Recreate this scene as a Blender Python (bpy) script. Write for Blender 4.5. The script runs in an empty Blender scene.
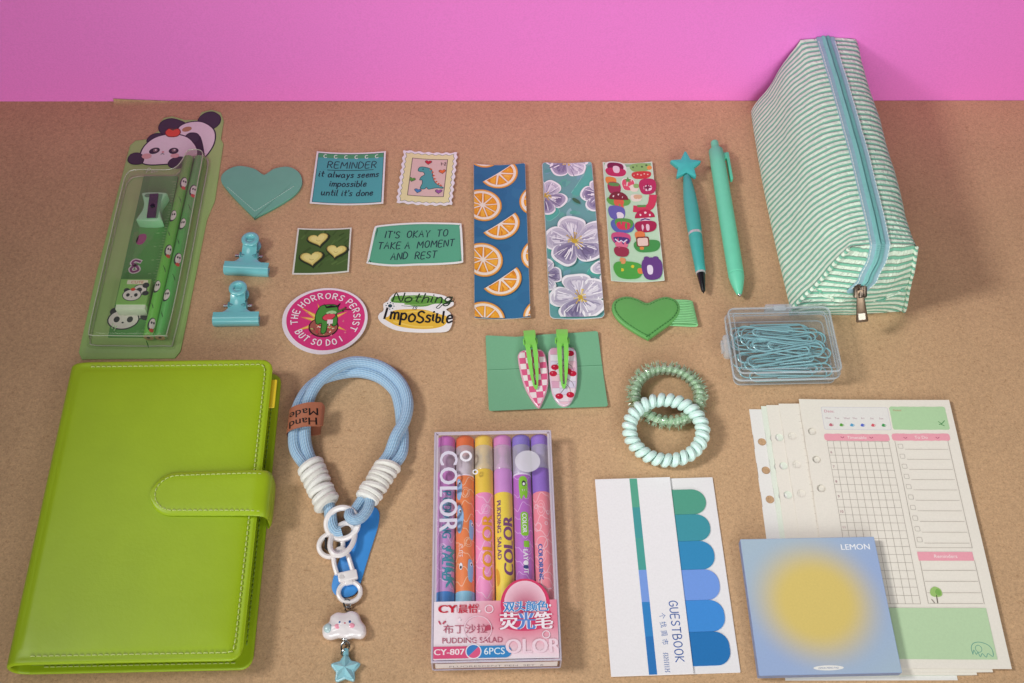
import bpy, bmesh, math, random
from mathutils import Vector, Matrix, noise as mnoise

# ------------------------------------------------------------------ camera
SC = bpy.context.scene
COL = SC.collection
MM = 0.001                                   # shapes below are written in millimetres
CAM_H, CAM_P, CAM_ROLL, CAM_F = 623.0, math.radians(57.62), math.radians(0.8), 1125.0
cd = bpy.data.cameras.new('camera')
cd.sensor_width = 36.0
cd.lens = CAM_F / 1024.0 * 36.0
cd.clip_start, cd.clip_end = 0.02, 50.0
cam = bpy.data.objects.new('camera', cd)
COL.objects.link(cam)
cam.matrix_world = (Matrix.Translation((0, -CAM_H / math.tan(CAM_P) * MM, CAM_H * MM))
                    @ Matrix.Rotation(math.pi / 2 - CAM_P, 4, 'X') @ Matrix.Rotation(CAM_ROLL, 4, 'Z'))
SC.camera = cam

# ------------------------------------------------------------------ light
W = bpy.data.worlds.new('World')
SC.world = W
W.use_nodes = True
W.node_tree.nodes['Background'].inputs[0].default_value = (0.95, 1.0, 0.98, 1)
W.node_tree.nodes['Background'].inputs[1].default_value = 0.035


def area(name, loc, aim, size, power, color, spread=180):
    l = bpy.data.lights.new(name, 'AREA')
    l.shape = 'DISK'
    l.size = size
    l.energy = power
    l.color = color
    l.spread = math.radians(spread)
    o = bpy.data.objects.new(name, l)
    o.location = loc
    o.rotation_euler = (Vector(aim) - Vector(loc)).to_track_quat('-Z', 'Y').to_euler()
    COL.objects.link(o)
    return o


area('key_lamp', (-0.70, -0.14, 0.76), (0.36, -0.08, 0), 0.22, 0.98, (1.0, 1.0, 0.97), 56)
area('front_lamp', (0.10, -1.35, 0.68), (0.06, 0.14, 0.05), 1.2, 4.7, (0.97, 1.0, 0.98), 90)
area('second_lamp', (0.60, -0.42, 0.72), (0.06, 0.0, 0), 0.3, 0.26, (1.0, 1.0, 0.97), 70)
area('ceiling_lamp', (-0.66, 0.30, 1.5), (0.0, -0.08, 0), 0.42, 1.5, (1.0, 1.0, 1.0))
SC.view_settings.view_transform = 'Standard'
SC.view_settings.look = 'None'
SC.view_settings.exposure = -0.05
SC.view_settings.gamma = 1.0
SC.cycles.max_bounces = 10
SC.cycles.transparent_max_bounces = 24
SC.cycles.caustics_refractive = False
SC.cycles.caustics_reflective = False

R = math.radians
RND = random.Random(7)


def lin(c):
    if isinstance(c, str):
        c = c.lstrip('#')
        c = [int(c[i:i + 2], 16) / 255 for i in (0, 2, 4)]
    return tuple((x / 12.92 if x <= 0.04045 else ((x + 0.055) / 1.055) ** 2.4) for x in c[:3])


# ------------------------------------------------------------------ materials
MATS = {}


def nodes(name):
    m = bpy.data.materials.new(name)
    m.use_nodes = True
    nt = m.node_tree
    nt.nodes.clear()
    out = nt.nodes.new('ShaderNodeOutputMaterial')
    return m, nt, out


def N(nt, typ, **kw):
    n = nt.nodes.new(typ)
    for k, v in kw.items():
        if k in n.inputs:
            n.inputs[k].default_value = v
        else:
            setattr(n, k, v)
    return n


def coords(nt):
    return N(nt, 'ShaderNodeTexCoord').outputs['Object']


def varied(nt, src, scale, amount, co):
    """multiply a colour by a slow noise, so that no surface is one flat tone"""
    n = N(nt, 'ShaderNodeTexNoise', Scale=scale, Detail=5.0, Roughness=0.65)
    nt.links.new(co, n.inputs['Vector'])
    mr = N(nt, 'ShaderNodeMapRange')
    mr.inputs['From Min'].default_value = 0.3
    mr.inputs['From Max'].default_value = 0.7
    mr.inputs['To Min'].default_value = 1 - amount
    mr.inputs['To Max'].default_value = 1 + amount
    nt.links.new(n.outputs['Fac'], mr.inputs['Value'])
    mx = N(nt, 'ShaderNodeVectorMath', operation='SCALE')
    nt.links.new(src, mx.inputs[0])
    nt.links.new(mr.outputs['Result'], mx.inputs['Scale'])
    return mx.outputs[0]


def mat(name, rough=0.5, col=None, bump=None, var=(300, 0.05), metal=0.0, coat=0.0, spec=0.5,
        sheen=0.0, sss=0.0, trans=0.0, bump2=None):
    if name in MATS:
        return MATS[name]
    m, nt, out = nodes(name)
    b = N(nt, 'ShaderNodeBsdfPrincipled')
    co = coords(nt)
    if col is None:
        a = N(nt, 'ShaderNodeAttribute', attribute_name='Col')
        src = a.outputs['Color']
    else:
        r = N(nt, 'ShaderNodeRGB')
        r.outputs[0].default_value = (*lin(col), 1)
        src = r.outputs[0]
    if var:
        src = varied(nt, src, var[0], var[1], co)
    nt.links.new(src, b.inputs['Base Color'])
    b.inputs['Roughness'].default_value = rough
    b.inputs['Metallic'].default_value = metal
    b.inputs['Specular IOR Level'].default_value = spec
    b.inputs['Coat Weight'].default_value = coat
    b.inputs['Coat Roughness'].default_value = 0.12
    b.inputs['Sheen Weight'].default_value = sheen
    b.inputs['Transmission Weight'].default_value = trans
    if sss:
        b.inputs['Subsurface Weight'].default_value = sss
        b.inputs['Subsurface Radius'].default_value = (0.003, 0.003, 0.003)
    last = None
    for bp in (bump, bump2):
        if bp:
            n = N(nt, 'ShaderNodeTexNoise', Scale=bp[0], Detail=4.0, Roughness=0.6)
            nt.links.new(co, n.inputs['Vector'])
            bn = N(nt, 'ShaderNodeBump', Strength=bp[1], Distance=bp[2] * MM)
            nt.links.new(n.outputs['Fac'], bn.inputs['Height'])
            if last:
                nt.links.new(last, bn.inputs['Normal'])
            last = bn.outputs['Normal']
    if last:
        nt.links.new(last, b.inputs['Normal'])
    nt.links.new(b.outputs[0], out.inputs[0])
    MATS[name] = m
    return m


def clear(name, tint='#ffffff', haze=0.06, rough=0.08, gloss=1.0, haze_col='#ffffff'):
    """thin clear plastic: lets light through, carries a little milky haze and mirror-like glints"""
    if name in MATS:
        return MATS[name]
    m, nt, out = nodes(name)
    tr = N(nt, 'ShaderNodeBsdfTransparent')
    tr.inputs[0].default_value = (*lin(tint), 1)
    df = N(nt, 'ShaderNodeBsdfDiffuse')
    df.inputs[0].default_value = (*lin(haze_col), 1)
    gl = N(nt, 'ShaderNodeBsdfGlossy', Roughness=rough)
    lw = N(nt, 'ShaderNodeLayerWeight', Blend=0.5)
    pw_ = N(nt, 'ShaderNodeMath', operation='POWER')
    pw_.inputs[1].default_value = 4.0
    nt.links.new(lw.outputs['Facing'], pw_.inputs[0])
    fr = N(nt, 'ShaderNodeMath', operation='MULTIPLY_ADD')
    fr.inputs[1].default_value = 0.75
    fr.inputs[2].default_value = 0.025
    nt.links.new(pw_.outputs[0], fr.inputs[0])
    n = N(nt, 'ShaderNodeTexNoise', Scale=90.0, Detail=3.0)
    nt.links.new(coords(nt), n.inputs['Vector'])
    bn = N(nt, 'ShaderNodeBump', Strength=0.25, Distance=0.4 * MM)
    nt.links.new(n.outputs['Fac'], bn.inputs['Height'])
    nt.links.new(bn.outputs[0], gl.inputs['Normal'])
    m1 = N(nt, 'ShaderNodeMixShader')
    m1.inputs[0].default_value = haze
    nt.links.new(tr.outputs[0], m1.inputs[1])
    nt.links.new(df.outputs[0], m1.inputs[2])
    mu = N(nt, 'ShaderNodeMath', operation='MULTIPLY')
    mu.inputs[1].default_value = gloss
    nt.links.new(fr.outputs[0], mu.inputs[0])
    m2 = N(nt, 'ShaderNodeMixShader')
    nt.links.new(mu.outputs[0], m2.inputs[0])
    nt.links.new(m1.outputs[0], m2.inputs[1])
    nt.links.new(gl.outputs[0], m2.inputs[2])
    nt.links.new(m2.outputs[0], out.inputs[0])
    MATS[name] = m
    return m


def paper(): return mat('paper_print', 0.62, bump=(1500, 0.15, 0.05), var=(900, 0.035), spec=0.35)
def gloss_print(): return mat('glossy_print', 0.33, bump=(500, 0.06, 0.05), var=(700, 0.03), spec=0.5)
def matte(): return mat('matte_plastic', 0.48, bump=(900, 0.05, 0.05), var=(150, 0.03), spec=0.4)
def shiny(): return mat('shiny_plastic', 0.2, var=(120, 0.03), coat=0.3)
def leather(): return mat('grained_leather', 0.42, bump=(700, 0.35, 0.12), var=(60, 0.04), spec=0.45, bump2=(90, 0.15, 0.3))
def chrome(): return mat('chrome', 0.18, metal=1.0, var=(200, 0.05))
def fabric(): return mat('woven_fabric', 0.85, bump=(1800, 0.5, 0.25), var=(400, 0.08), sheen=0.2, spec=0.2)


# ------------------------------------------------------------------ mesh builder
def ccw(p):
    a = sum(p[i][0] * p[(i + 1) % len(p)][1] - p[(i + 1) % len(p)][0] * p[i][1] for i in range(len(p)))
    return list(p) if a >= 0 else list(p)[::-1]


def spline(pts, n=6, closed=False):
    pts = [Vector(p) for p in pts]
    out = []
    L = len(pts)
    for i in range(L if closed else L - 1):
        if closed:
            a, b, c, d = pts[i - 1], pts[i], pts[(i + 1) % L], pts[(i + 2) % L]
        else:
            a, b, c, d = pts[max(i - 1, 0)], pts[i], pts[i + 1], pts[min(i + 2, L - 1)]
        for k in range(n):
            t = k / n
            out.append(0.5 * ((2 * b) + (c - a) * t + (2 * a - 5 * b + 4 * c - d) * t * t + (3 * b - a - 3 * c + d) * t ** 3))
    if not closed:
        out.append(pts[-1])
    return [tuple(p) for p in out]


def ell(x, y, rx, ry=None, n=22, a0=0.0, a1=360.0, rot=0.0):
    ry = rx if ry is None else ry
    full = abs(a1 - a0) >= 360
    c, s = math.cos(R(rot)), math.sin(R(rot))
    out = []
    for i in range(n if full else n + 1):
        a = R(a0 + (a1 - a0) * i / n)
        px, py = rx * math.cos(a), ry * math.sin(a)
        out.append((x + px * c - py * s, y + px * s + py * c))
    return out


def rrect(x0, y0, x1, y1, r=0.0, n=5):
    if not isinstance(r, (list, tuple)) and r <= 0:
        return [(x0, y0), (x1, y0), (x1, y1), (x0, y1)]
    rs = r if isinstance(r, (list, tuple)) else (r, r, r, r)      # bottom-left, bottom-right, top-right, top-left
    out = []
    for (cx, cy, sx, sy, a, q) in ((x0, y0, 1, 1, 180, rs[0]), (x1, y0, -1, 1, 270, rs[1]), (x1, y1, -1, -1, 0, rs[2]), (x0, y1, 1, -1, 90, rs[3])):
        if q <= 0:
            out.append((cx, cy))
        else:
            out += ell(cx + sx * q, cy + sy * q, q, q, n, a, a + 90)
    return out


def heart_pts(x, y, w, h, n=28, rot=0.0):
    out = []
    c, s = math.cos(R(rot)), math.sin(R(rot))
    for i in range(n):
        t = 2 * math.pi * i / n
        px = 16 * math.sin(t) ** 3 / 32 * w
        py = (13 * math.cos(t) - 5 * math.cos(2 * t) - 2 * math.cos(3 * t) - math.cos(4 * t) + 2.5) / 29 * h
        out.append((x + px * c - py * s, y + px * s + py * c))
    return out


def star_pts(x, y, r, r2, n=5, rot=90.0):
    return [(x + (r if i % 2 == 0 else r2) * math.cos(R(rot + i * 180 / n)),
             y + (r if i % 2 == 0 else r2) * math.sin(R(rot + i * 180 / n))) for i in range(2 * n)]


def inset(p, d):
    n = len(p)
    out = []
    for i in range(n):
        a, b, c = Vector(p[i - 1][:2]), Vector(p[i][:2]), Vector(p[(i + 1) % n][:2])
        e1, e2 = (b - a), (c - b)
        if e1.length < 1e-9 or e2.length < 1e-9:
            out.append(tuple(b))
            continue
        e1.normalize(); e2.normalize()
        n1, n2 = Vector((-e1.y, e1.x)), Vector((-e2.y, e2.x))
        m = n1 + n2
        if m.length < 1e-6:
            m = n1
        m.normalize()
        k = max(0.35, m.dot(n1))
        q = b + m * (d / k)
        out.append((q.x, q.y))
    return out


def clip_poly(p, box):
    x0, y0, x1, y1 = box
    for ax, lim, sg in ((0, x0, 1), (0, x1, -1), (1, y0, 1), (1, y1, -1)):
        q = []
        for i in range(len(p)):
            a, b = p[i - 1], p[i]
            ia, ib = sg * (a[ax] - lim) >= 0, sg * (b[ax] - lim) >= 0
            if ia != ib:
                t = (lim - a[ax]) / (b[ax] - a[ax])
                q.append((a[0] + (b[0] - a[0]) * t, a[1] + (b[1] - a[1]) * t))
            if ib:
                q.append(b)
        p = q
        if len(p) < 3:
            return []
    return p


def clip_convex(p, hull):
    """the part of polygon p inside a convex counter-clockwise outline"""
    for i in range(len(hull)):
        a, c = hull[i - 1], hull[i]
        ex, ey = c[0] - a[0], c[1] - a[1]
        if abs(ex) + abs(ey) < 1e-9:
            continue
        q = []
        d = [ex * (v[1] - a[1]) - ey * (v[0] - a[0]) for v in p]
        for k in range(len(p)):
            if (d[k - 1] >= 0) != (d[k] >= 0):
                t = d[k - 1] / (d[k - 1] - d[k])
                q.append((p[k - 1][0] + (p[k][0] - p[k - 1][0]) * t, p[k - 1][1] + (p[k][1] - p[k - 1][1]) * t))
            if d[k] >= 0:
                q.append(tuple(p[k][:2]))
        p = q
        if len(p) < 3:
            return []
    return p


GLYPH = {}


def glyphs(s):
    """letter shapes of Blender's built-in font: triangles in em units"""
    if s in GLYPH:
        return GLYPH[s]
    cu = bpy.data.curves.new('lettering', 'FONT')
    cu.body = s
    cu.size = 1.0
    cu.resolution_u = 3
    o = bpy.data.objects.new('lettering', cu)
    COL.objects.link(o)
    dg = bpy.context.evaluated_depsgraph_get()
    me = bpy.data.meshes.new_from_object(o.evaluated_get(dg))
    vs = [(v.co.x, v.co.y) for v in me.vertices]
    fs = [tuple(p.vertices) for p in me.polygons]
    bpy.data.meshes.remove(me)
    bpy.data.objects.remove(o)
    bpy.data.curves.remove(cu)
    x0 = min([v[0] for v in vs] or [0]); x1 = max([v[0] for v in vs] or [0])
    GLYPH[s] = (vs, fs, x0, x1)
    return GLYPH[s]


HAND = {
    'A': ".0,0 .3,1 .62,0|.12,.38 .52,.4", 'B': "0,0 0,1 .38,.96 .45,.76 .3,.56 0,.52|.3,.56 .55,.4 .5,.12 .3,0 0,0",
    'C': ".55,.85 .35,1 .1,.85 0,.5 .1,.12 .35,0 .58,.15", 'D': "0,0 0,1 .35,.92 .58,.55 .4,.1 0,0",
    'E': ".48,1 0,.97 0,0 .5,.03|0,.52 .42,.52", 'F': ".5,1 0,1 0,0|0,.52 .4,.52",
    'G': ".55,.85 .33,1 .08,.8 0,.45 .12,.08 .35,0 .58,.15 .58,.45 .35,.45", 'H': "0,0 0,1|.52,0 .52,1|0,.5 .52,.52",
    'I': "0,0 .04,1", 'J': ".4,1 .4,.2 .2,0 0,.15", 'K': "0,0 0,1|.5,1 0,.45 .55,0", 'L': "0,1 0,0 .45,0", 'M': "0,0 .06,1 .38,.35 .7,1 .78,0",
    'N': "0,0 0,1 .55,0 .55,1", 'O': ".3,1 .08,.85 0,.5 .1,.12 .32,0 .54,.15 .62,.5 .52,.88 .3,1",
    'P': "0,0 0,1 .4,.95 .5,.72 .35,.5 0,.48", 'R': "0,0 0,1 .4,.95 .5,.74 .35,.52 0,.48|.2,.48 .55,0",
    'S': ".5,.88 .28,1 .05,.85 .1,.6 .42,.42 .5,.18 .26,0 0,.12", 'T': "0,1 .6,1|.3,1 .28,0",
    'U': "0,1 0,.25 .2,0 .42,.08 .52,.3 .52,1", 'V': "0,1 .28,0 .56,1", 'W': "0,1 .2,0 .4,.7 .6,0 .8,1", 'X': "0,0 .5,1|0,1 .5,0",
    'Y': "0,1 .28,.5 .56,1|.28,.5 .28,0", '!': "0,1 .02,.3|.02,.08 .02,0", '-': "0,.5 .3,.5", "'": "0,1 0,.75",
    'a': ".42,.5 .2,.6 .02,.4 .04,.1 .2,0 .4,.2 .42,.58 .44,.08 .55,.05", 'b': "0,1 0,.05 .3,0 .42,.25 .3,.55 0,.45",
    'd': ".42,.45 .2,.58 .02,.35 .1,.02 .3,.02 .42,.25|.42,1 .42,.05 .5,.02", 'e': ".02,.3 .38,.36 .3,.58 .1,.52 .02,.25 .15,0 .42,.12",
    'g': ".4,.5 .2,.6 .02,.4 .06,.12 .22,.05 .4,.25|.42,.58 .4,-.2 .2,-.4 .0,-.25 .3,-.02 .6,.1", 'h': "0,1 0,0|0,.4 .2,.58 .36,.45 .38,0",
    'i': "0,.58 0,.05 .1,.02|0,.85 .02,.8", 'l': "0,1 0,.08 .12,.02", 'm': "0,.58 0,0|0,.4 .16,.58 .28,.42 .28,0|.28,.42 .46,.58 .58,.42 .6,0",
    'n': "0,.58 0,0|0,.4 .2,.58 .36,.42 .38,0", 'o': ".2,.58 .02,.4 .04,.1 .2,0 .4,.12 .42,.4 .2,.58", 'p': "0,.58 0,-.4|0,.45 .25,.58 .42,.35 .3,.04 0,.1",
    's': ".36,.5 .15,.58 .05,.42 .32,.22 .25,.02 0,.06", 't': ".15,.95 .15,.1 .32,.03|0,.6 .34,.62", 'u': "0,.58 .02,.12 .18,0 .36,.2|.38,.58 .38,.05 .5,.02",
    'w': "0,.58 .12,.02 .28,.45 .42,.02 .58,.58", 'y': "0,.58 .18,.1|.4,.58 .1,-.4", '1': ".0,.8 .2,1 .2,0", '2': "0,.8 .2,1 .42,.75 0,0 .46,0",
    'N_': "",
}


class B:
    """collects shapes (mm) and links them as ONE mesh object"""

    def __init__(s, material=None):
        s.v, s.f, s.c, s.mi, s.sm, s.uv = [], [], [], [], [], []
        s.T = Matrix()
        s.mats = []
        s.cur = 0
        s.z = 0.0
        s.col = (0.8, 0.8, 0.8)
        s.warp = None
        s.clip = None
        s.smooth = False
        if material:
            s.use(material)

    def use(s, m):
        if m not in s.mats:
            s.mats.append(m)
        s.cur = s.mats.index(m)
        return s

    def vert(s, p, uv=None):
        p = Vector(p)
        if s.warp:
            p = Vector(s.warp(p))
        s.v.append(tuple(s.T @ p))
        return len(s.v) - 1

    def face(s, ids, col=None, smooth=None, uv=None):
        s.f.append(tuple(ids))
        col = s.col if col is None else col
        s.c.append(col)
        s.mi.append(s.cur)
        s.sm.append(s.smooth if smooth is None else smooth)
        s.uv.append(uv)

    def K(s, c):
        return s.col if c is None else lin(c)

    # ---- flat printing, each layer a hair above the last
    def up(s, d=0.015):
        s.z += d
        return s

    def poly(s, pts, c=None):
        if s.clip:
            pts = clip_poly([(p[0], p[1]) for p in pts], s.clip)
            if len(pts) < 3:
                return
        pts = ccw(pts)
        s.face([s.vert((p[0], p[1], s.z)) for p in pts], s.K(c), False)

    def fan(s, pts, c=None, rings=2):
        """a filled outline made of rings, so that it can wrap round a curved body"""
        pts = ccw(pts)
        cx = sum(p[0] for p in pts) / len(pts); cy = sum(p[1] for p in pts) / len(pts)
        k = s.K(c)
        prev = None
        for r in range(rings, 0, -1):
            ring = [s.vert((cx + (p[0] - cx) * r / rings, cy + (p[1] - cy) * r / rings, s.z)) for p in pts]
            if prev:
                for i in range(len(pts)):
                    j = (i + 1) % len(pts)
                    s.face([prev[i], prev[j], ring[j], ring[i]], k, True)
            prev = ring
        ce = s.vert((cx, cy, s.z))
        for i in range(len(pts)):
            s.face([prev[i], prev[(i + 1) % len(pts)], ce], k, True)

    def disc(s, x, y, rx, ry=None, c=None, rot=0, n=20):
        s.poly(ell(x, y, rx, ry, n, rot=rot), c)

    def rect(s, x0, y0, x1, y1, c=None, r=0):
        s.poly(rrect(x0, y0, x1, y1, r, 4), c)

    def blob(s, pts, c=None, n=5):
        s.poly(spline([(p[0], p[1], 0) for p in pts], n, True), c)

    def blobo(s, pts, c, line, w=0.8, n=5):
        """a filled shape with a drawn outline"""
        q = ccw([(p[0], p[1]) for p in spline([(p[0], p[1], 0) for p in pts], n, True)])
        s.poly(inset(q, -w), line)
        s.up()
        s.poly(q, c)
        s.up()

    def stroke(s, pts, w, c=None, closed=False):
        pts = [Vector((p[0], p[1])) for p in pts]
        n = len(pts)
        k = s.K(c)
        L, Rr = [], []
        for i in range(n):
            a = pts[i - 1] if (i or closed) else pts[i]
            b = pts[(i + 1) % n] if (i < n - 1 or closed) else pts[i]
            d = (b - a)
            if d.length < 1e-9:
                d = Vector((1, 0))
            d.normalize()
            nn = Vector((-d.y, d.x)) * (w / 2)
            ext = Vector((0, 0))
            if not closed and i == 0:
                ext = -d * w * 0.3
            if not closed and i == n - 1:
                ext = d * w * 0.3
            L.append(pts[i] + nn + ext)
            Rr.append(pts[i] - nn + ext)
        for i in range(n if closed else n - 1):
            j = (i + 1) % n
            q = [tuple(Rr[i]), tuple(Rr[j]), tuple(L[j]), tuple(L[i])]
            if s.clip:
                q = clip_poly(q, s.clip)
                if len(q) < 3:
                    continue
            s.face([s.vert((p[0], p[1], s.z)) for p in q], k, False)

    def ring(s, x, y, r, w, c=None, ry=None, n=24):
        s.stroke(ell(x, y, r, ry, n), w, c, True)

    def text(s, t, x, y, h, c=None, rot=0, align='l', wide=1.0, bold=0.0):
        """printed lettering; h is the height of a capital"""
        vs, fs, x0, x1 = glyphs(t)
        k = h / 0.73
        w = (x1 - x0) * k * wide
        ox = {'l': 0, 'c': -w / 2, 'r': -w}[align]
        ca, sa = math.cos(R(rot)), math.sin(R(rot))
        kk = s.K(c)
        for dx in ((0,) if not bold else (-bold, 0, bold)):
            pp = [(((v[0] - x0) * k * wide + ox + dx), v[1] * k) for v in vs]
            pp = [(x + p[0] * ca - p[1] * sa, y + p[0] * sa + p[1] * ca) for p in pp]
            if s.warp:                                                  # round a barrel: cut into small triangles that follow it
                todo = [[pp[i] for i in f] for f in fs]
                while todo:
                    q = todo.pop()
                    if len(q) > 3:
                        todo += [[q[0], q[i], q[i + 1]] for i in range(1, len(q) - 1)]
                        continue
                    e = max(range(3), key=lambda i: math.dist(q[i], q[(i + 1) % 3]))
                    if math.dist(q[e], q[(e + 1) % 3]) > 1.3:
                        a, d, o = q[e], q[(e + 1) % 3], q[(e + 2) % 3]
                        m = ((a[0] + d[0]) / 2, (a[1] + d[1]) / 2)
                        todo += [[a, m, o], [m, d, o]]
                        continue
                    if s.clip:
                        q = clip_poly(q, s.clip)
                    if len(q) > 2:
                        s.face([s.vert((p[0], p[1], s.z)) for p in ccw(q)], kk, False)
            elif s.clip:
                for f in fs:
                    q = clip_poly([pp[i] for i in f], s.clip)
                    if len(q) > 2:
                        s.face([s.vert((p[0], p[1], s.z)) for p in ccw(q)], kk, False)
            else:
                ids = [s.vert((p[0], p[1], s.z)) for p in pp]
                for f in fs:
                    s.face([ids[i] for i in f], kk, False)
            s.up(0.002)
        return w

    def hand(s, t, x, y, h, w, c=None, rot=0, gap=0.22, align='l', slant=0.0, wide=1.0, jit=0.0, arc=None):
        """handwriting: pen strokes"""
        items, cx = [], 0.0
        for ch in t:
            if ch == ' ':
                cx += 0.42
                continue
            st = [[tuple(map(float, q.split(','))) for q in part.split()] for part in HAND[ch].split('|')]
            mx = max(q[0] for part in st for q in part)
            items.append((cx, st, mx))
            cx += mx + gap
        tot = cx - gap
        off = {'l': 0, 'c': -tot / 2, 'r': -tot}[align]
        ca, sa = math.cos(R(rot)), math.sin(R(rot))
        for (ix, st, mx) in items:
            jy, jr = RND.uniform(-jit, jit), RND.uniform(-jit, jit)
            for part in st:
                pts = []
                pp = spline([(q[0], q[1], 0) for q in part], 3) if len(part) > 3 else [(q[0], q[1], 0) for q in part]
                for q in pp:
                    qx = ((ix + off + q[0]) * wide + slant * q[1]) * h
                    qy = (q[1] + jy + jr * (q[0] - mx / 2)) * h
                    if arc:                                            # (cx, cy, rx, ry, centre angle, +1 / -1)
                        ax, ay, rx, ry, a0, sg = arc
                        ang = R(a0) - sg * qx / ((rx + ry) / 2)
                        rr = sg * qy
                        pts.append((ax + (rx + rr) * math.cos(ang), ay + (ry + rr) * math.sin(ang)))
                    else:
                        pts.append((x + qx * ca - qy * sa, y + qx * sa + qy * ca))
                s.stroke(pts, w, c)
        return tot * h * wide

    # ---- solids
    def rings(s, rr, col=None, smooth=True, cap0=True, cap1=True, closed=True, uvs=None):
        """skin a list of rings of 3-D points"""
        ids = [[s.vert(p) for p in r] for r in rr]
        n = len(rr[0])
        for a in range(len(ids) - 1):
            for i in range(n if closed else n - 1):
                j = (i + 1) % n
                s.face([ids[a][i], ids[a][j], ids[a + 1][j], ids[a + 1][i]], col, smooth,
                       None if uvs is None else [uvs(a, i), uvs(a, i + 1), uvs(a + 1, i + 1), uvs(a + 1, i)])
        if cap0:
            s.face(ids[0][::-1], col, False)
        if cap1:
            s.face(ids[-1], col, False)

    def slab(s, outline, z0, z1, r=0.0, seg=3, rb=0.0, c=None, cap1=True, cap0=True, smooth=True, dome=0.0):
        o = ccw([(p[0], p[1]) for p in outline])
        rr = []
        if rb > 0:
            for k in range(seg + 1):
                a = math.pi / 2 * k / seg
                q = inset(o, rb * (1 - math.sin(a)))
                rr.append([(p[0], p[1], z0 + rb * (1 - math.cos(a))) for p in q])
        else:
            rr.append([(p[0], p[1], z0) for p in o])
        if r > 0:
            for k in range(seg + 1):
                a = math.pi / 2 * k / seg
                q = inset(o, r * (1 - math.cos(a)))
                rr.append([(p[0], p[1], z1 - r + r * math.sin(a)) for p in q])
        else:
            rr.append([(p[0], p[1], z1) for p in o])
        k = s.K(c)
        if dome:
            last = [(p[0], p[1]) for p in rr[-1]]
            cx = sum(p[0] for p in last) / len(last); cy = sum(p[1] for p in last) / len(last)
            for t in (0.85, 0.6, 0.3, 0.05):
                rr.append([(cx + (p[0] - cx) * t, cy + (p[1] - cy) * t, z1 + dome * (1 - t * t)) for p in last])
        s.rings(rr, k, smooth, cap0, cap1)

    def box(s, x0, y0, z0, x1, y1, z1, r=0.4, c=None, rc=None):
        s.slab(rrect(x0, y0, x1, y1, r if rc is None else rc, 3), z0, z1, r, 2, 0, c)

    def tube(s, path, r, closed=False, n=8, c=None, caps=True, flat=1.0, smooth=True):
        P = [Vector(p) for p in path]
        L = len(P)
        rr = []
        up = None
        for i in range(L):
            a = P[i - 1] if (closed or i) else P[i]
            b = P[(i + 1) % L] if (closed or i < L - 1) else P[i]
            t = (b - a)
            if t.length < 1e-9:
                t = Vector((1, 0, 0))
            t.normalize()
            if up is None:
                up = Vector((0, 0, 1)) if abs(t.z) < 0.9 else Vector((1, 0, 0))
            side = t.cross(up)
            if side.length < 1e-6:
                side = t.orthogonal()
            side.normalize()
            up = side.cross(t).normalized()
            ri = r[i] if isinstance(r, (list, tuple)) else r
            rr.append([tuple(P[i] + side * (ri * math.cos(2 * math.pi * k / n)) + up * (ri * flat * math.sin(2 * math.pi * k / n))) for k in range(n)])
        k = s.K(c)
        if closed:
            best = min(range(n), key=lambda q: (Vector(rr[0][q]) - Vector(rr[-1][0])).length)
            rr.append(rr[0][best:] + rr[0][:best])
        s.rings([q[::-1] for q in rr], k, smooth, caps and not closed, caps and not closed)

    def torus(s, x, y, z, R0, r, c=None, n=28, m=8, ry=None, tilt=0, rot=0):
        T0 = s.T.copy()
        s.T = T0 @ Matrix.Translation((x, y, z)) @ Matrix.Rotation(R(rot), 4, 'Z') @ Matrix.Rotation(R(tilt), 4, 'X')
        s.tube([(R0 * math.cos(2 * math.pi * i / n), (ry or R0) * math.sin(2 * math.pi * i / n), 0) for i in range(n)], r, True, m, c)
        s.T = T0

    def lathe(s, prof, p0, p1, n=20, c=None, flat=1.0, cols=None, smooth=True):
        """prof: (distance along p0>p1, radius)"""
        p0, p1 = Vector(p0), Vector(p1)
        t = (p1 - p0).normalized()
        side = t.cross(Vector((0, 0, 1)))
        if side.length < 1e-5:
            side = Vector((1, 0, 0))
        side.normalize()
        up = side.cross(t)
        rr = [[tuple(p0 + t * d + side * (r * math.cos(2 * math.pi * k / n)) + up * (r * flat * math.sin(2 * math.pi * k / n))) for k in range(n)] for d, r in prof]
        s.rings([q[::-1] for q in rr], s.K(c), smooth)

    def ball(s, x, y, z, rx, ry=None, rz=None, c=None, n=14, m=8):
        ry = ry or rx; rz = rz or rx
        rr = []
        for i in range(1, m):
            a = math.pi * i / m
            rr.append([(x + rx * math.sin(a) * math.cos(2 * math.pi * k / n), y + ry * math.sin(a) * math.sin(2 * math.pi * k / n), z - rz * math.cos(a)) for k in range(n)])
        s.rings(rr, s.K(c), True)

    def build(s, name, parent=None, loc=(0, 0, 0), rot=0.0, sharp=40, bend=None):
        me = bpy.data.meshes.new(name)
        me.from_pydata([(a * MM, b * MM, c * MM) for a, b, c in s.v], [], s.f)
        for m in s.mats:
            me.materials.append(m)
        me.polygons.foreach_set('material_index', s.mi)
        me.polygons.foreach_set('use_smooth', s.sm)
        at = me.color_attributes.new('Col', 'FLOAT_COLOR', 'CORNER')
        buf = []
        for f, c in zip(s.f, s.c):
            if isinstance(c[0], (tuple, list)):
                for q in c:
                    buf += [q[0], q[1], q[2], 1.0]
            else:
                buf += [c[0], c[1], c[2], 1.0] * len(f)
        at.data.foreach_set('color', buf)
        if any(u is not None for u in s.uv):
            ul = me.uv_layers.new(name='UVMap')
            ub = []
            for f, u in zip(s.f, s.uv):
                for k in range(len(f)):
                    ub += list(u[k]) if u else [0.0, 0.0]
            ul.data.foreach_set('uv', ub)
        me.update()
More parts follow.
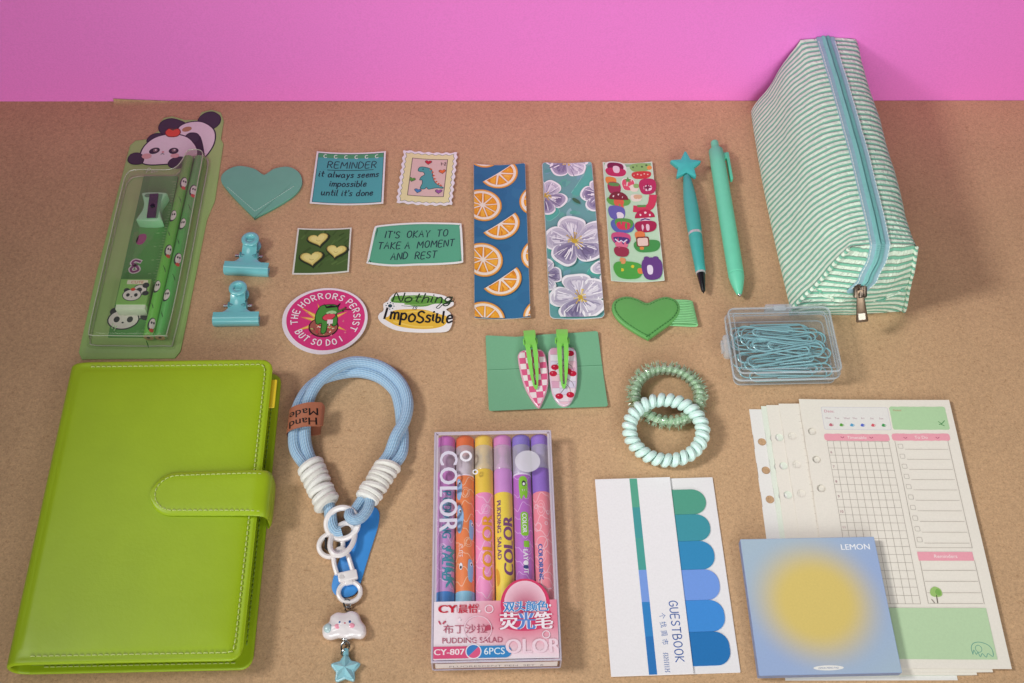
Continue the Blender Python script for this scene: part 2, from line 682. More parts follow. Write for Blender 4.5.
        if bend:                                                        # bend(x, y) -> dz in mm, after cutting the sheet into strips
            fn, x0, x1, nx, y0, y1, ny = bend
            nx = nx * 2 if nx > 1 else nx
            bm = bmesh.new()
            bm.from_mesh(me)
            for i in range(1, nx):
                bmesh.ops.bisect_plane(bm, geom=bm.verts[:] + bm.edges[:] + bm.faces[:], dist=1e-7, plane_co=((x0 + (x1 - x0) * i / nx) * MM, 0, 0), plane_no=(1, 0, 0))
            for i in range(1, ny):
                bmesh.ops.bisect_plane(bm, geom=bm.verts[:] + bm.edges[:] + bm.faces[:], dist=1e-7, plane_co=(0, (y0 + (y1 - y0) * i / ny) * MM, 0), plane_no=(0, 1, 0))
            for v in bm.verts:
                v.co.z += fn(v.co.x / MM, v.co.y / MM) * MM
            bm.to_mesh(me)
            bm.free()
        if any(s.sm):
            me.set_sharp_from_angle(angle=R(sharp))
        o = bpy.data.objects.new(name, me)
        COL.objects.link(o)
        o.location = (loc[0] * MM, loc[1] * MM, loc[2] * MM)
        o.rotation_euler = (0, 0, R(rot))
        if parent:
            o.parent = parent
        return o


def tag(o, label=None, cat=None, group=None, kind=None):
    for k, v in (('label', label), ('category', cat), ('group', group), ('kind', kind)):
        if v:
            o[k] = v
    return o


def thing(name, label, cat, loc=(0, 0, 0), rot=0.0, group=None):
    o = bpy.data.objects.new(name, None)
    o.empty_display_size = 0.01
    COL.objects.link(o)
    o.location = (loc[0] * MM, loc[1] * MM, loc[2] * MM)
    o.rotation_euler = (0, 0, R(rot))
    return tag(o, label, cat, group)


# ------------------------------------------------------------------ the setting
def kraft_material():
    m, nt, out = nodes('kraft_paper')
    b = N(nt, 'ShaderNodeBsdfPrincipled', Roughness=0.8)
    b.inputs['Specular IOR Level'].default_value = 0.25
    co = coords(nt)
    base = N(nt, 'ShaderNodeRGB')
    base.outputs[0].default_value = (*lin('#c29e7a'), 1)
    a = varied(nt, base.outputs[0], 26, 0.05, co)
    a = varied(nt, a, 380, 0.12, co)
    a = varied(nt, a, 900, 0.16, co)
    # short darker fibres lying every way
    w = N(nt, 'ShaderNodeTexNoise', Scale=420.0, Detail=2.0, Distortion=2.5)
    nt.links.new(co, w.inputs['Vector'])
    r = N(nt, 'ShaderNodeValToRGB')
    r.color_ramp.elements[0].position = 0.30
    r.color_ramp.elements[0].color = (0.78, 0.72, 0.66, 1)
    r.color_ramp.elements[1].position = 0.42
    r.color_ramp.elements[1].color = (1, 1, 1, 1)
    nt.links.new(w.outputs['Fac'], r.inputs['Fac'])
    mx = N(nt, 'ShaderNodeMix', data_type='RGBA', blend_type='MULTIPLY')
    mx.inputs[0].default_value = 1.0
    nt.links.new(a, mx.inputs[6])
    nt.links.new(r.outputs[0], mx.inputs[7])
    nt.links.new(mx.outputs[2], b.inputs['Base Color'])
    n = N(nt, 'ShaderNodeTexNoise', Scale=650.0, Detail=5.0)
    nt.links.new(co, n.inputs['Vector'])
    bp = N(nt, 'ShaderNodeBump', Strength=0.25, Distance=0.15 * MM)
    nt.links.new(n.outputs['Fac'], bp.inputs['Height'])
    nt.links.new(bp.outputs[0], b.inputs['Normal'])
    nt.links.new(b.outputs[0], out.inputs[0])
    return m


KRAFT = kraft_material()
WALL_A = 1.17                                    # the back wall is turned a little to the camera


def wall_y(x):
    return 216.6 + x * math.tan(R(WALL_A))


b = B(KRAFT)
b.slab([(-900, -600), (900, -600), (900, wall_y(900)), (-900, wall_y(-900))], -6, -0.5)
tag(b.build('table_surface'), kind='structure')
# the second sheet of kraft paper, laid over the first, its back left corner riding up the wall
b = B(KRAFT)
nx, ny = 60, 40
xs = [-303 + (900 + 303) * (i / nx) ** 1.6 for i in range(nx + 1)]
for i in range(nx + 1):
    pass
grid = []
for i, x in enumerate(xs):
    row = []
    for j in range(ny + 1):
        t = j / ny
        y = -600 + (wall_y(x) - 0.6 + 600) * (1 - (1 - t) ** 2.0)
        xl = x + (-(1 - t) * 6 if i == 0 else 0)
        lift = 3.0 * max(0, 1 - (x + 303) / 60) ** 1.5 * max(0, (t - 0.93) / 0.07) ** 2
        row.append((xl, y, -0.12 + lift))
    grid.append(row)
ids = [[b.vert(p) for p in row] for row in grid]
for i in range(nx):
    for j in range(ny):
        b.face([ids[i][j], ids[i + 1][j], ids[i + 1][j + 1], ids[i][j + 1]], None, True)
tag(b.build('table_paper'), kind='structure')
b = B(mat('pink_paper', 0.85, col='#fd8ae2', bump=(700, 0.25, 0.25), var=(800, 0.06), spec=0.2))
c0, c1 = wall_y(-680), wall_y(680)
b.slab([(-680, c0), (680, c1), (680, c1 + 6), (-680, c0 + 6)], -6, 165)
tag(b.build('backdrop'), kind='structure')

# ------------------------------------------------------------------ pencil set in its package
BLK, WHT = '#2a2c38', '#e6dcdd'


def panda_face(b, x, y, w, lay=True, body=True):
    """tiny panda print, w wide"""
    k = w / 40
    if body:
        b.disc(x + 9 * k, y + 9 * k, 13 * k, 12 * k, BLK)
        b.up(); b.disc(x + 9 * k, y + 9 * k, 11.5 * k, 10.5 * k, WHT); b.up()
        b.disc(x + 18 * k, y + 19 * k, 6 * k, 6 * k, BLK)
        b.disc(x + 20 * k, y + 2 * k, 6 * k, 5 * k, BLK); b.up()
    b.disc(x - 14 * k, y + 8 * k, 5 * k, 5 * k, BLK); b.disc(x + 8 * k, y + 9 * k, 5 * k, 5 * k, BLK); b.up()
    b.disc(x - 3 * k, y - 2 * k, 17 * k, 13 * k, BLK); b.up()
    b.disc(x - 3 * k, y - 2 * k, 15.6 * k, 11.6 * k, WHT); b.up()
    b.disc(x - 10 * k, y - 2 * k, 3.2 * k, 3.8 * k, BLK); b.disc(x + 4 * k, y - 2 * k, 3.2 * k, 3.8 * k, BLK)
    b.disc(x - 3 * k, y - 6 * k, 1.3 * k, 1 * k, BLK)
    b.disc(x - 3 * k, y + 10 * k, 4.2 * k, 3.4 * k, '#d8472f'); b.up()


PK = (-251.4, 83.6)
pk = thing('pencil_set_package', 'green panda-topped stationery card with a clear plastic blister, holding pencils, sharpener and eraser',
           'stationery package', (PK[0], PK[1], 0), 0.9)
card_out = [(-28.2, -101.6), (31.6, -101), (34.6, -95.6), (36.4, 13), (39.6, 30), (38.6, 84), (36, 89), (35.8, 107), (32.4, 115.6), (25, 118.4), (17.6, 115.6), (16.4, 108),
            (6.2, 108), (-3.4, 111.6), (-9.4, 109.8), (-12.2, 103.3), (-10.5, 97.4), (-15.4, 93.3), (-18, 88.6), (-26.5, 87.2), (-29.8, 82.5), (-30.6, 40), (-31.8, -30), (-31.2, -96.4)]
b = B(gloss_print())
b.slab(card_out, 0, 0.6, 0.2, 1, 0, '#9cc070')
b.z = 0.62
b.poly(inset(ccw(card_out), 1.4), '#a2c376'); b.up()
b.poly([(-27, -97), (31, -97), (33, 56), (-26, 56)], '#a3c37c'); b.up()
# the lying panda
b.blobo([(-11, 99), (-9.6, 106), (-3, 108.6), (6, 105), (10, 100), (4, 94), (-6, 93)], '#3b3c46', BLK, 0.8)
b.blobo([(17, 107), (20, 113.5), (26, 115.5), (32, 111), (32.4, 104), (28, 99), (20, 100)], '#3b3c46', BLK, 0.8)
b.blobo([(3, 97), (8, 104), (19, 105.4), (28.6, 98.6), (31.4, 89), (30, 79), (25, 70), (17, 72), (8, 82)], WHT, BLK, 1.0)
b.disc(9.6, 98.3, 3.6, 2.4, '#b5875e', 20)
b.blobo([(15, 92), (20, 91), (24.5, 78), (25.8, 69), (20.5, 66), (17, 74), (16, 84)], '#2f313b', BLK, 0.6)
b.blobo([(-17.4, 86), (-15.4, 92), (-9.5, 93.6), (-6, 89), (-10, 84)], '#3b3c46', BLK, 0.8)
b.blobo([(9.8, 90), (12.5, 94), (17.5, 93.5), (20, 89), (17, 84.6), (12, 85.4)], '#3b3c46', BLK, 0.8)
b.blobo([(-20.1, 71), (-18.8, 80.9), (-12.2, 89.6), (-0.6, 93), (11.4, 89.6), (19.4, 79.1), (19.7, 70), (10, 65.6), (-3, 64.2), (-12, 63.8), (-17.6, 65.6)], WHT, BLK, 1.0)
b.blobo([(-28.2, 68), (-27.2, 72.8), (-23, 74.4), (-19, 72), (-17.6, 67.6), (-19, 64.6), (-25, 64.6)], '#3b3c46', BLK, 0.8)
b.blobo([(1.6, 64), (3, 68.4), (8, 70.6), (13.6, 69), (14.6, 64.6), (11, 61), (5, 60.8)], '#3b3c46', BLK, 0.8)
b.disc(-15.6, 71.6, 3.6, 2.6, '#dcaea6'); b.disc(4.8, 72.2, 3.2, 2.2, '#e0b0ac'); b.up()
b.disc(-10.8, 76.8, 4.0, 2.9, BLK, 25); b.disc(3.2, 76.8, 3.6, 3.0, BLK); b.up()
b.disc(-10.2, 77.2, 1.7, 1.7, '#7d6d68'); b.disc(3.4, 77.2, 1.7, 1.7, '#7d6d68'); b.up()
b.disc(-10.0, 77.6, 0.7, 0.7, WHT); b.disc(3.7, 77.7, 0.7, 0.7, WHT)
b.disc(-4.4, 75.6, 1.0, 0.7, '#d98f92'); b.stroke([(-5.6, 73.4), (-4.4, 74.2), (-3.2, 73.4)], 0.5, BLK)
b.up()
b.blobo([(-5.4, 95), (-3.4, 98.4), (0, 97.6), (3.4, 98), (5, 94.6), (3, 91.2), (-3, 91.2)], '#e0563a', '#7a2a26', 0.7)
b.stroke([(-3, 98.6), (-0.4, 97), (1.6, 99.2)], 0.9, '#40583a')
b.hand('Pen', -13, 55.6, 4.2, 0.6, '#dfe6cf', rot=6, slant=0.2)
b.build('backing_card', pk)
# blister: thin clear shell with rounded shoulders, open below
bl = B(clear('blister_plastic', '#fafcf4', 0.045, 0.07, 1.4, '#e6ecd0'))
sh = spline([(p[0], p[1], 0) for p in [(-22, -91), (-10, -91.5), (24, -91.5), (28.6, -87), (30, -40), (30, 40), (30, 62), (28, 69), (22, 71), (15.6, 69), (13, 60), (9, 53), (0, 51.6), (-18, 51.6), (-24, 47), (-25.4, 30), (-25.4, -50), (-25, -86)]], 3, True)
sh = [(p[0], p[1]) for p in sh]
flange = inset(ccw(sh), -2.6)
bl.rings([[(p[0], p[1], 0.9) for p in flange], [(p[0], p[1], 0.95) for p in ccw(sh)], [(p[0], p[1], 9.0) for p in inset(ccw(sh), 0.9)],
          [(p[0], p[1], 10.6) for p in inset(ccw(sh), 1.7)], [(p[0], p[1], 11.2) for p in inset(ccw(sh), 3.2)]], None, True, False, True)
bl.build('blister', pk)
bl = B(clear('blister_edge_highlight', '#f6f9ec', 0.42, 0.12, 2.5, '#f0f5e0'))  # pale milky colour paints bright highlights along the blister's edges
bl.tube([(p[0], p[1], 10.7) for p in inset(ccw(sh), 1.5)], 0.35, True, 6)
bl.tube([(p[0], p[1], 1.3) for p in inset(ccw(sh), -0.3)], 0.5, True, 6)
bl.build('blister_rim_highlight', pk)

b = B(gloss_print())
b.slab(rrect(-14.2, -85.2, 10.6, 52, 0.5), 0, 1.0, 0.15, 1, 0, '#579c52')
b.z = 1.03
b.poly([(-14, -85), (-9, -85), (-9, 51.8), (-14, 51.8)], '#4d914a')
b.up()
for i in range(56):
    yy = -80 + i * 2.3
    b.stroke([(10.2, yy), (10.2 - (3.0 if i % 5 == 0 else 1.6), yy)], 0.35, '#9fc48e')
for i in range(0, 11, 1):
    b.text(str(i + 1), 5.6, -81 + i * 11.5, 2.0, '#9fc48e', 90)
b.blob([(-9.5, -6), (-8, -1.4), (-4, -0.6), (-2.6, -4.6), (-4.6, -9.2), (-8, -9.6)], '#a2497f')
b.blob([(-12, -3), (-11.5, 1), (-8.6, 0.4), (-8.4, -8), (-11, -8)], '#5c8f4e')
b.up()
b.stroke(spline([(-3.4, -24.4, 0), (-7, -23.4, 0), (-8.6, -26, 0), (-5, -28.6, 0), (-3.6, -31.5, 0), (-7, -33, 0), (-8.8, -30.4, 0), (-6, -27, 0)], 4), 3.2, '#e6d6e4'); b.up()
b.stroke(spline([(-3.4, -24.4, 0), (-7, -23.4, 0), (-8.6, -26, 0), (-5, -28.6, 0), (-3.6, -31.5, 0), (-7, -33, 0), (-8.8, -30.4, 0), (-6, -27, 0)], 4), 1.6, '#8a3f7c')
panda_face(b, -4.5, -70.5, 25)
b.hand('ly', -12.6, -79, 4, 0.5, '#bcdcae')
ru = b.build('ruler', None, (PK[0], PK[1], 0.8), 0.9)
tag(ru, 'dark green printed ruler lying under the sharpener and eraser inside the panda package', 'ruler')


def pkp(x, y, z=0.0):
    c, s = math.cos(R(0.9)), math.sin(R(0.9))
    return (PK[0] + x * c - y * s, PK[1] + x * s + y * c, z)


# sharpener: hourglass body, wedge face with the blade screwed on
sp = thing('sharpener', 'mint green pencil sharpener with dark blade above the eraser in the panda package', 'pencil sharpener', pkp(-0.6, 17.5, 1.9), 0.9)
b = B(shiny())
o = [(-7.6, -12.5), (7.6, -12.5), (7.8, -8.8), (5.9, -3), (5.9, 3), (7.8, 8.8), (7.6, 12.5), (-7.6, 12.5), (-7.8, 8.8), (-5.9, 3), (-5.9, -3), (-7.8, -8.8)]
b.slab(spline([(p[0], p[1], 0) for p in o], 3, True), 0, 8.0, 0.7, 2, 0.4, '#a2e6b8')
b.col = lin('#7cc896')
b.z = 8.03
b.poly(rrect(-1.2, -10.5, 6.0, 11.0, 0.5), '#5fa97c')
b.col = lin('#2a4a38'); b.disc(-4.4, 9.6, 2.2, 1.6, '#4c8f66')
b.build('sharpener_body', sp)
b = B(mat('dark_steel', 0.35, metal=0.8, var=(300, 0.1)))
b.T = Matrix.Translation((0.6, 0, 8.1)) @ Matrix.Rotation(R(4), 4, 'Z')
b.slab(rrect(-2.8, -10.6, 3.2, 10.8, 0.3), 0.05, 0.8, 0.15, 1, 0, '#3a3b55')
bl_ = b.build('blade', sp)
b = B(mat('dark_steel', 0.35))
b.lathe([(0, 1.7), (0.7, 1.6), (0.9, 1.1)], (1.0, -0.4, 8.85), (1.0, -0.4, 10), 14, '#2c2c3a')
b.stroke([(0, 0), (0.01, 0)], 0.01)
b.build('screw', bl_)

er = thing('eraser', 'white eraser in a green sleeve printed with a panda, lowest in the panda package', 'eraser', pkp(-0.5, -56.5, 1.9), 0.6)
b = B(mat('rubber', 0.7, var=(200, 0.04)))
b.slab(rrect(-9.8, -12.2, 9.8, 11.6, 0.8), 0, 7.6, 0.6, 2, 0.3, '#dfe8d4')
b.build('rubber_block', er)
b = B(gloss_print())
b.slab(rrect(-10.1, -8.6, 10.1, 11.9, 0.5), -0.05, 7.95, 0.3, 1, 0, '#8ac066')
b.z = 7.98
b.rect(-5.6, 7.6, 8.2, 11, '#e9e2cf', 0.6); b.up()
b.text('CUTE', 1.3, 8.2, 2.2, '#c94a32', 0, 'c', 1.1); b.up()
panda_face(b, 0.6, -0.4, 15)
b.build('paper_sleeve', er)


def pencil(x0, y0, x1, y1, col, label, off):
    t = thing('pencil', label, 'pencil', pkp((x0 + x1) / 2, (y0 + y1) / 2, 0.9 + 3.7), 0.9 + math.degrees(math.atan2(x1 - x0, y0 - y1)), 'pencils in the panda package')
    L = math.hypot(x1 - x0, y1 - y0)
    b = B(gloss_print())
    b.lathe([(0, 3.3), (0.5, 3.65), (L - 0.3, 3.65), (L, 3.5)], (0, L / 2, 0), (0, -L / 2, 0), 24, col)
    b.warp = lambda p: (3.70 * math.sin(p[0] / 3.7), p[1], (3.70 + p[2]) * math.cos(p[0] / 3.7))
    for i, yy in enumerate(range(0, 5)):
        cy = L / 2 - 26 - yy * 30 + off
        cx = (-1.2 if i % 2 else 1.4)
        if cy < -L / 2 + 8:
            continue
        b.z = 0.0
        b.fan(ell(cx, cy, 2.7, 5.2, 14), BLK); b.z += .05
        b.fan(ell(cx + 0.5, cy + 0.3, 2.1, 4.2, 14), WHT); b.z += .05
        b.fan(ell(cx - 0.2, cy + 1.2, .6, 1.0, 8), BLK); b.fan(ell(cx + 1.3, cy + 1.2, .6, 1.0, 8), BLK)
        if i % 2 == 0:
            b.fan(ell(cx + 0.8, cy - 4.6, 1.6, 1.5, 10), '#d24a35')
        b.z = 0.02
        for k in range(3):
            b.stroke([(cx - 1 + k * 0.7, cy - 13 - k), (cx + 0.4 + k * 0.4, cy - 15.4 - k)], 0.5, '#27622c')
    b.build('painted_shaft', t)
    b = B(mat('cut_wood', 0.7, var=(900, 0.12)))
    b.lathe([(0, 3.3), (0.06, 3.3)], (0, -L / 2, 0), (0, -L / 2 - 1, 0), 20, '#b99a72')
    e = b.build('cut_end', t)
    b = B(mat('graphite', 0.4, col='#3a3838'))
    b.lathe([(0, 1.1), (0.08, 1.1)], (0, -L / 2 - 0.06, 0), (0, -L / 2 - 1, 0), 12)
    b.build('lead', e)


pencil(16.9, 66.5, 13.6, -87.6, '#72c352', 'light green panda-printed pencil, nearer the eraser, in the panda package', 0)
pencil(24.8, 66.5, 21.1, -87.6, '#5eb660', 'darker green panda-printed pencil at the outer edge of the panda package', -7)

# ------------------------------------------------------------------ teal heart bookmark
b = B(leather())
ho = spline([(p[0], p[1], 0) for p in [(-25.9, 7.4), (-24, 15.5), (-15.4, 20.8), (-4, 18.6), (1.5, 14.6), (4.4, 12.8), (7.2, 15), (11.5, 18.9), (21.0, 20.6), (29.4, 15.2), (32.6, 4.8), (28, -5.8), (16, -17), (3.4, -26.3), (2.2, -26.2), (-8, -15.5), (-19, -3)]], 4, True)
b.slab(ho, 0, 1.0, 0, 1, 0, '#5c9f8b')
hb = b.build('heart_bookmark', None, (-184.6, 125.3, 0), 0)
tag(hb, 'teal leather heart corner bookmark with white stitching along its point', 'bookmark')
b = B(leather())
lo = spline([(p[0], p[1], 0) for p in [(-25.9, 8.4), (-12, -1.5), (3, -8), (20, 0), (32.4, 7.4), (29, -4), (16, -17), (3.4, -26.3), (2.2, -26.2), (-8, -15.5), (-20, -1.2)]], 4, True)
lo = inset(ccw([(p[0], p[1]) for p in lo]), 0.15)
b.slab(ho, 1.02, 1.9, 0.1, 1, 0, '#70b29b')
b.build('front_layer', hb)


def stitches(b, path, pitch, ln, w, z, c, rise=0.25):
    """a row of sewn thread ends along a path"""
    P = [Vector((p[0], p[1], p[2] if len(p) > 2 else z)) for p in path]
    d = 0.0
    nxt = pitch * 0.5
    for a, q in zip(P, P[1:]):
        sl = (q - a).length
        while nxt < d + sl:
            t = (q - a) / sl
            c0 = a + t * (nxt - d)
            b.tube([c0 - t * ln / 2 + Vector((0, 0, -0.05)), c0 - t * ln * 0.25 + Vector((0, 0, rise)), c0 + t * ln * 0.25 + Vector((0, 0, rise)), c0 + t * ln / 2 + Vector((0, 0, -0.05))], w, False, 5, c)
            nxt += pitch
        d += sl


b = B(mat('thread', 0.7))
stitches(b, [(-20.5, 1.0, 1.9), (2.4, -20.9, 1.9), (27.4, 2.6, 1.9)], 2.0, 1.5, 0.22, 1.9, '#b9d8cc', 0.1)
b.build('stitching', hb)


# ------------------------------------------------------------------ bulldog clips
def bulldog():
    t = thing('bulldog_clip', 'pale blue metal bulldog clip', 'bulldog clip', (0, 0, 0), 0, 'pale blue bulldog clips')
    M_ = mat('enamelled_metal', 0.22, coat=0.8, var=(120, 0.03), bump=(60, 0.03, 0.2))
    c = '#79c6cc'
    b = B(M_)                                                              # the mouth: a rolled bar
    prof = [(-3.6, 0.3), (-4.4, 2.2), (-4.2, 4.6), (-2.8, 6.4), (-0.6, 7.0), (1.8, 6.6), (3.6, 6.6), (3.6, 5.8), (1.6, 5.6), (-0.4, 5.9), (-2.2, 5.2), (-3.2, 3.6), (-3.2, 1.6), (-2.6, 0.3)]
    b.rings([[(x, p[0], p[1]) for p in prof] for x in (-15.1, -14.6, 14.6, 15.1)], lin(c), True)
    b.box(-14.6, -3.6, 0, 14.6, 3.4, 1.0, 0.3, c)
    b.build('jaw', t, sharp=50)

    def wing(z_of, name, col):
        b = B(M_)
        rows = []
        for i in range(15):
            k = i / 14
            y = 3.0 + k * 16.5
            w = 13.5 * (1 - k) ** 3 + 4.0 if k < 0.55 else 4.0 + 1.7 * ((k - 0.55) / 0.45)
            w = max(w, 4.0)
            if k < 0.2:
                w = 13.5 - (13.5 - 8.0) * k / 0.2 if k < 0.1 else 8.0
            w = 4.9 + 8.4 * math.exp(-k * 8)
            z = z_of(k)
            rr = []
            for q in range(9):
                u = -1 + q / 4
                rr.append((u * w, y, z + 0.9 * (1 - u * u)))
            rows.append((rr, [(p[0], p[1], p[2] - 0.9) for p in rr]))
        b.col = lin(col)
        b.rings([a + d[::-1] for a, d in rows], None, True)
        b.build(name, t, sharp=60)

    wing(lambda k: 5.6 + 3.6 * k - 1.2 * math.sin(k * math.pi), 'upper_wing', c)
    wing(lambda k: 0.3 + 0.6 * math.sin(k * math.pi), 'lower_wing', '#6fbcc4')
    for nm, z, cc in (('upper_ring', 9.6, c), ('lower_ring', 1.6, '#6fbcc4')):
        b = B(M_)
        b.lathe([(0, 2.7), (0, 5.6), (0.5, 6.1), (1.1, 6.0), (1.6, 5.4), (1.7, 3.6), (1.3, 2.9), (0.2, 2.7)], (0, 20.5, z - 0.6), (0, 20.5, z + 2), 28, cc)
        b.build(nm, t, sharp=60)
    b = B(M_)
    b.lathe([(0, 2.6), (10, 2.6)], (-5, 9.5, 4.0), (5, 9.5, 4.0), 16, '#4f949c')
    for sg in (-1, 1):
        b.lathe([(0, 2.1), (1.0, 3.0), (1.6, 2.0)], (sg * 5, 10, 4.2), (sg * 8, 10, 4.2), 14, '#5aa3ab')
    b.build('spring', t)
    b = B(chrome())
    b.lathe([(0, 1.0), (18.4, 1.0), (18.8, .6)], (-9.3, 10, 4.2), (9.3, 10, 4.2), 10, '#b4bcc0')
    b.build('hinge_pin', t)
    return t


def dup(root, loc, rot, label=None):
    r = root.copy()
    COL.objects.link(r)
    r.location = (loc[0] * MM, loc[1] * MM, loc[2] * MM)
    r.rotation_euler = (0, 0, R(rot))
    if label:
        r['label'] = label
    for ch in root.children:
        c = ch.copy()
        COL.objects.link(c)
        c.parent = r
        for g_ in ch.children:
            d = g_.copy()
            COL.objects.link(d)
            d.parent = c
    return r


bc = bulldog()
bc.location = (-180.6 * MM, 53.2 * MM, 0)
bc.rotation_euler = (0, 0, R(-2))
bc['label'] = 'pale blue bulldog clip nearer the teal heart bookmark'
dup(bc, (-181.8, 12.4, 0), 2, 'pale blue bulldog clip nearer the green binder and pink round sticker')

# ------------------------------------------------------------------ stickers
def bow(h, w, axis=0):
    """a sheet whose ends stand up a little"""
    return (lambda x, y: 1.5 * h * ((x if axis == 0 else y) / w) ** 2)


INK = '#1b3440'
b = B(paper())
o = [(-25.8, -24.6), (26.2, -24.6), (25.2, 24.6), (-25.2, 24.2)]
b.slab(o, 0.05, 0.35, 0, 1, 0, '#e6e6e4')
b.z = 0.37
b.poly(inset(ccw(o), 1.3), '#1f4a50'); b.up()
b.poly(inset(ccw(o), 1.7), '#4fa5a8'); b.up()
b.poly([(-23.6, 18.6), (23.6, 19.0), (23.5, 22.9), (-23.5, 22.5)], '#4f9a6c'); b.up()
for i in range(6):
    x = -18.6 + i * 7.5
    b.stroke(ell(x, 20.2, 1.2, 1.5, 10, 60, 320), 0.55, '#dfe9e4')
b.hand('REMINDER', 1.2, 9.4, 5.9, 0.75, INK, 0, 0.27, 'c', 0.08, 1.0)
b.stroke([(-16, 7.2), (17, 7.6)], 0.6, INK)
for t, y in (('it always seems', 0.6), ('impossible', -7.8), ("until it's done", -16.4)):
    b.hand(t, -0.4, y, 5.4, 0.85, INK, 0, 0.2, 'c', 0.12, 0.94)
tag(b.build('sticker', None, (-119, 137, 0), 0.8, bend=(bow(1.2, 25), -26, 26, 10, -25, 25, 1)),
    'teal notepad-shaped paper sticker with handwriting headed REMINDER', 'sticker', 'paper stickers')


def wavy(x0, y0, x1, y1, n1, n2, a):
    pts = []
    for (ax, ay, bx, by, n) in ((x0, y0, x1, y0, n1), (x1, y0, x1, y1, n2), (x1, y1, x0, y1, n1), (x0, y1, x0, y0, n2)):
        L = math.hypot(bx - ax, by - ay)
        dx, dy = (bx - ax) / L, (by - ay) / L
        for i in range(n * 6):
            t = i / (n * 6)
            w = a * math.sin(t * n * 2 * math.pi)
            pts.append((ax + dx * L * t + dy * w, ay + dy * L * t - dx * w))
    return pts


b = B(paper())
b.slab(wavy(-19.6, -24.6, 19.6, 24.6, 6, 8, 0.55), 0.05, 0.35, 0, 1, 0, '#e8e6e8')
b.z = 0.37
b.poly(wavy(-17.6, -22.6, 17.6, 22.6, 7, 9, 0.5), '#6d7a62'); b.up()
b.poly(inset(ccw(wavy(-17.6, -22.6, 17.6, 22.6, 7, 9, 0.5)), 0.35), '#e3dda6'); b.up()
b.rect(-12.9, -17.2, 13.3, 18.2, '#4d4a44'); b.up()
b.rect(-12.4, -16.7, 12.8, 17.7, '#d9bdb4'); b.up()
b.blobo([(-7.2, 7.6), (-5.8, 10), (-1, 9.6), (2.2, 7.4), (3.6, 1), (6, -4.4), (10, -7.2), (12, -9), (7.6, -8.6), (3.4, -9.6), (1.6, -10), (0.2, -8.2), (-1.4, -10), (-4, -9.6), (-3, -5), (-3.8, -1.6), (-5.2, -2), (-4.4, 0.8), (-2.2, 3), (-3.4, 5.6), (-6.6, 6)],
        '#4f9fa0', '#244c50', 0.5)
for i, (x, y) in enumerate([(1.6, 8.4), (3.2, 5.6), (4.2, 2.4), (5.2, -0.6), (6.6, -3.2), (8.4, -5.2), (10.2, -6.6)]):
    b.poly([(x - 0.8, y - 1.2), (x + 1.2, y + 0.2), (x - 0.4, y + 1.2)], '#c8603c')
b.disc(-4, 8.2, 0.5, 0.5, '#14292e'); b.up()
for (x, y, c, r_) in ((-0.8, 14.6, '#c22f3c', 0), (10.2, 6.2, '#e0703c', 8), (-11, -2.6, '#5c9a44', -8), (-5.8, -12.6, '#4a84b8', -6), (9.2, -12.6, '#9a5a9c', 0)):
    b.clip = (-12.4, -16.7, 12.8, 17.7)
    b.poly(heart_pts(x, y, 5.4, 4.4, 20, r_), '#473a3a'); b.up()
    b.poly(heart_pts(x, y + 0.1, 4.5, 3.6, 20, r_), c); b.up()
    b.clip = None
b.hand('1-2', 8.4, 12.4, 2.6, 0.45, '#4a3a38', 0, 0.25)
tag(b.build('sticker', None, (-62.6, 138.2, 0), -2.6, bend=(bow(1.0, 20), -20, 20, 8, -25, 25, 1)),
    'stamp-shaped paper sticker with a teal dinosaur and small hearts', 'sticker', 'paper stickers')

b = B(paper())
o = [(-19.2, -20.2), (19.2, -18.6), (18.8, 19.6), (-18.8, 19.6)]
b.slab(o, 0.05, 0.35, 0, 1, 0, '#dcdcd2')
b.z = 0.37
b.poly(inset(ccw(o), 1.1), '#46632e'); b.up()
for i in range(26):
    x, y = RND.uniform(-16, 16), RND.uniform(-17, 17)
    a = RND.uniform(0.5, 1.2)
    L = RND.uniform(3, 8)
    b.clip = (-17.5, -17.4, 17.5, 18.2)
    b.stroke([(x, y), (x + L * math.cos(a), y + L * math.sin(a))], RND.uniform(0.4, 1.6), RND.choice(['#3c5626', '#557338', '#4e6c34', '#35501f']))
    if i % 6 == 0:
        b.up()
b.clip = None
b.up()
for (x, y, r_, s_) in ((-3.6, 9.4, 14, 1.15), (9.2, -0.8, -8, 1.15), (-7.0, -7.0, 10, 1.25)):
    b.poly(heart_pts(x + 0.5, y - 1.0, 14.6 * s_, 11.4 * s_, 24, r_), '#22311c'); b.up()
    b.poly(heart_pts(x, y, 12.4 * s_, 9.6 * s_, 24, r_), '#a8984e'); b.up()
    b.poly(heart_pts(x, y + 0.2, 11.2 * s_, 8.6 * s_, 24, r_), '#d9cc78'); b.up()
    b.poly(heart_pts(x - 0.3, y + 0.5, 8.2 * s_, 6.2 * s_, 24, r_), '#e2d78a'); b.up()
    b.stroke(ell(x, y + 0.2, 1.4, 0.9, 8, 180, 330), 0.4, '#b3a255')
tag(b.build('sticker', None, (-131.3, 71.3, 0), 1.6, bend=(bow(0.8, 19), -20, 20, 8, -21, 21, 1)),
    'square sticker showing three yellow heart sweets on green leaves', 'sticker', 'paper stickers')

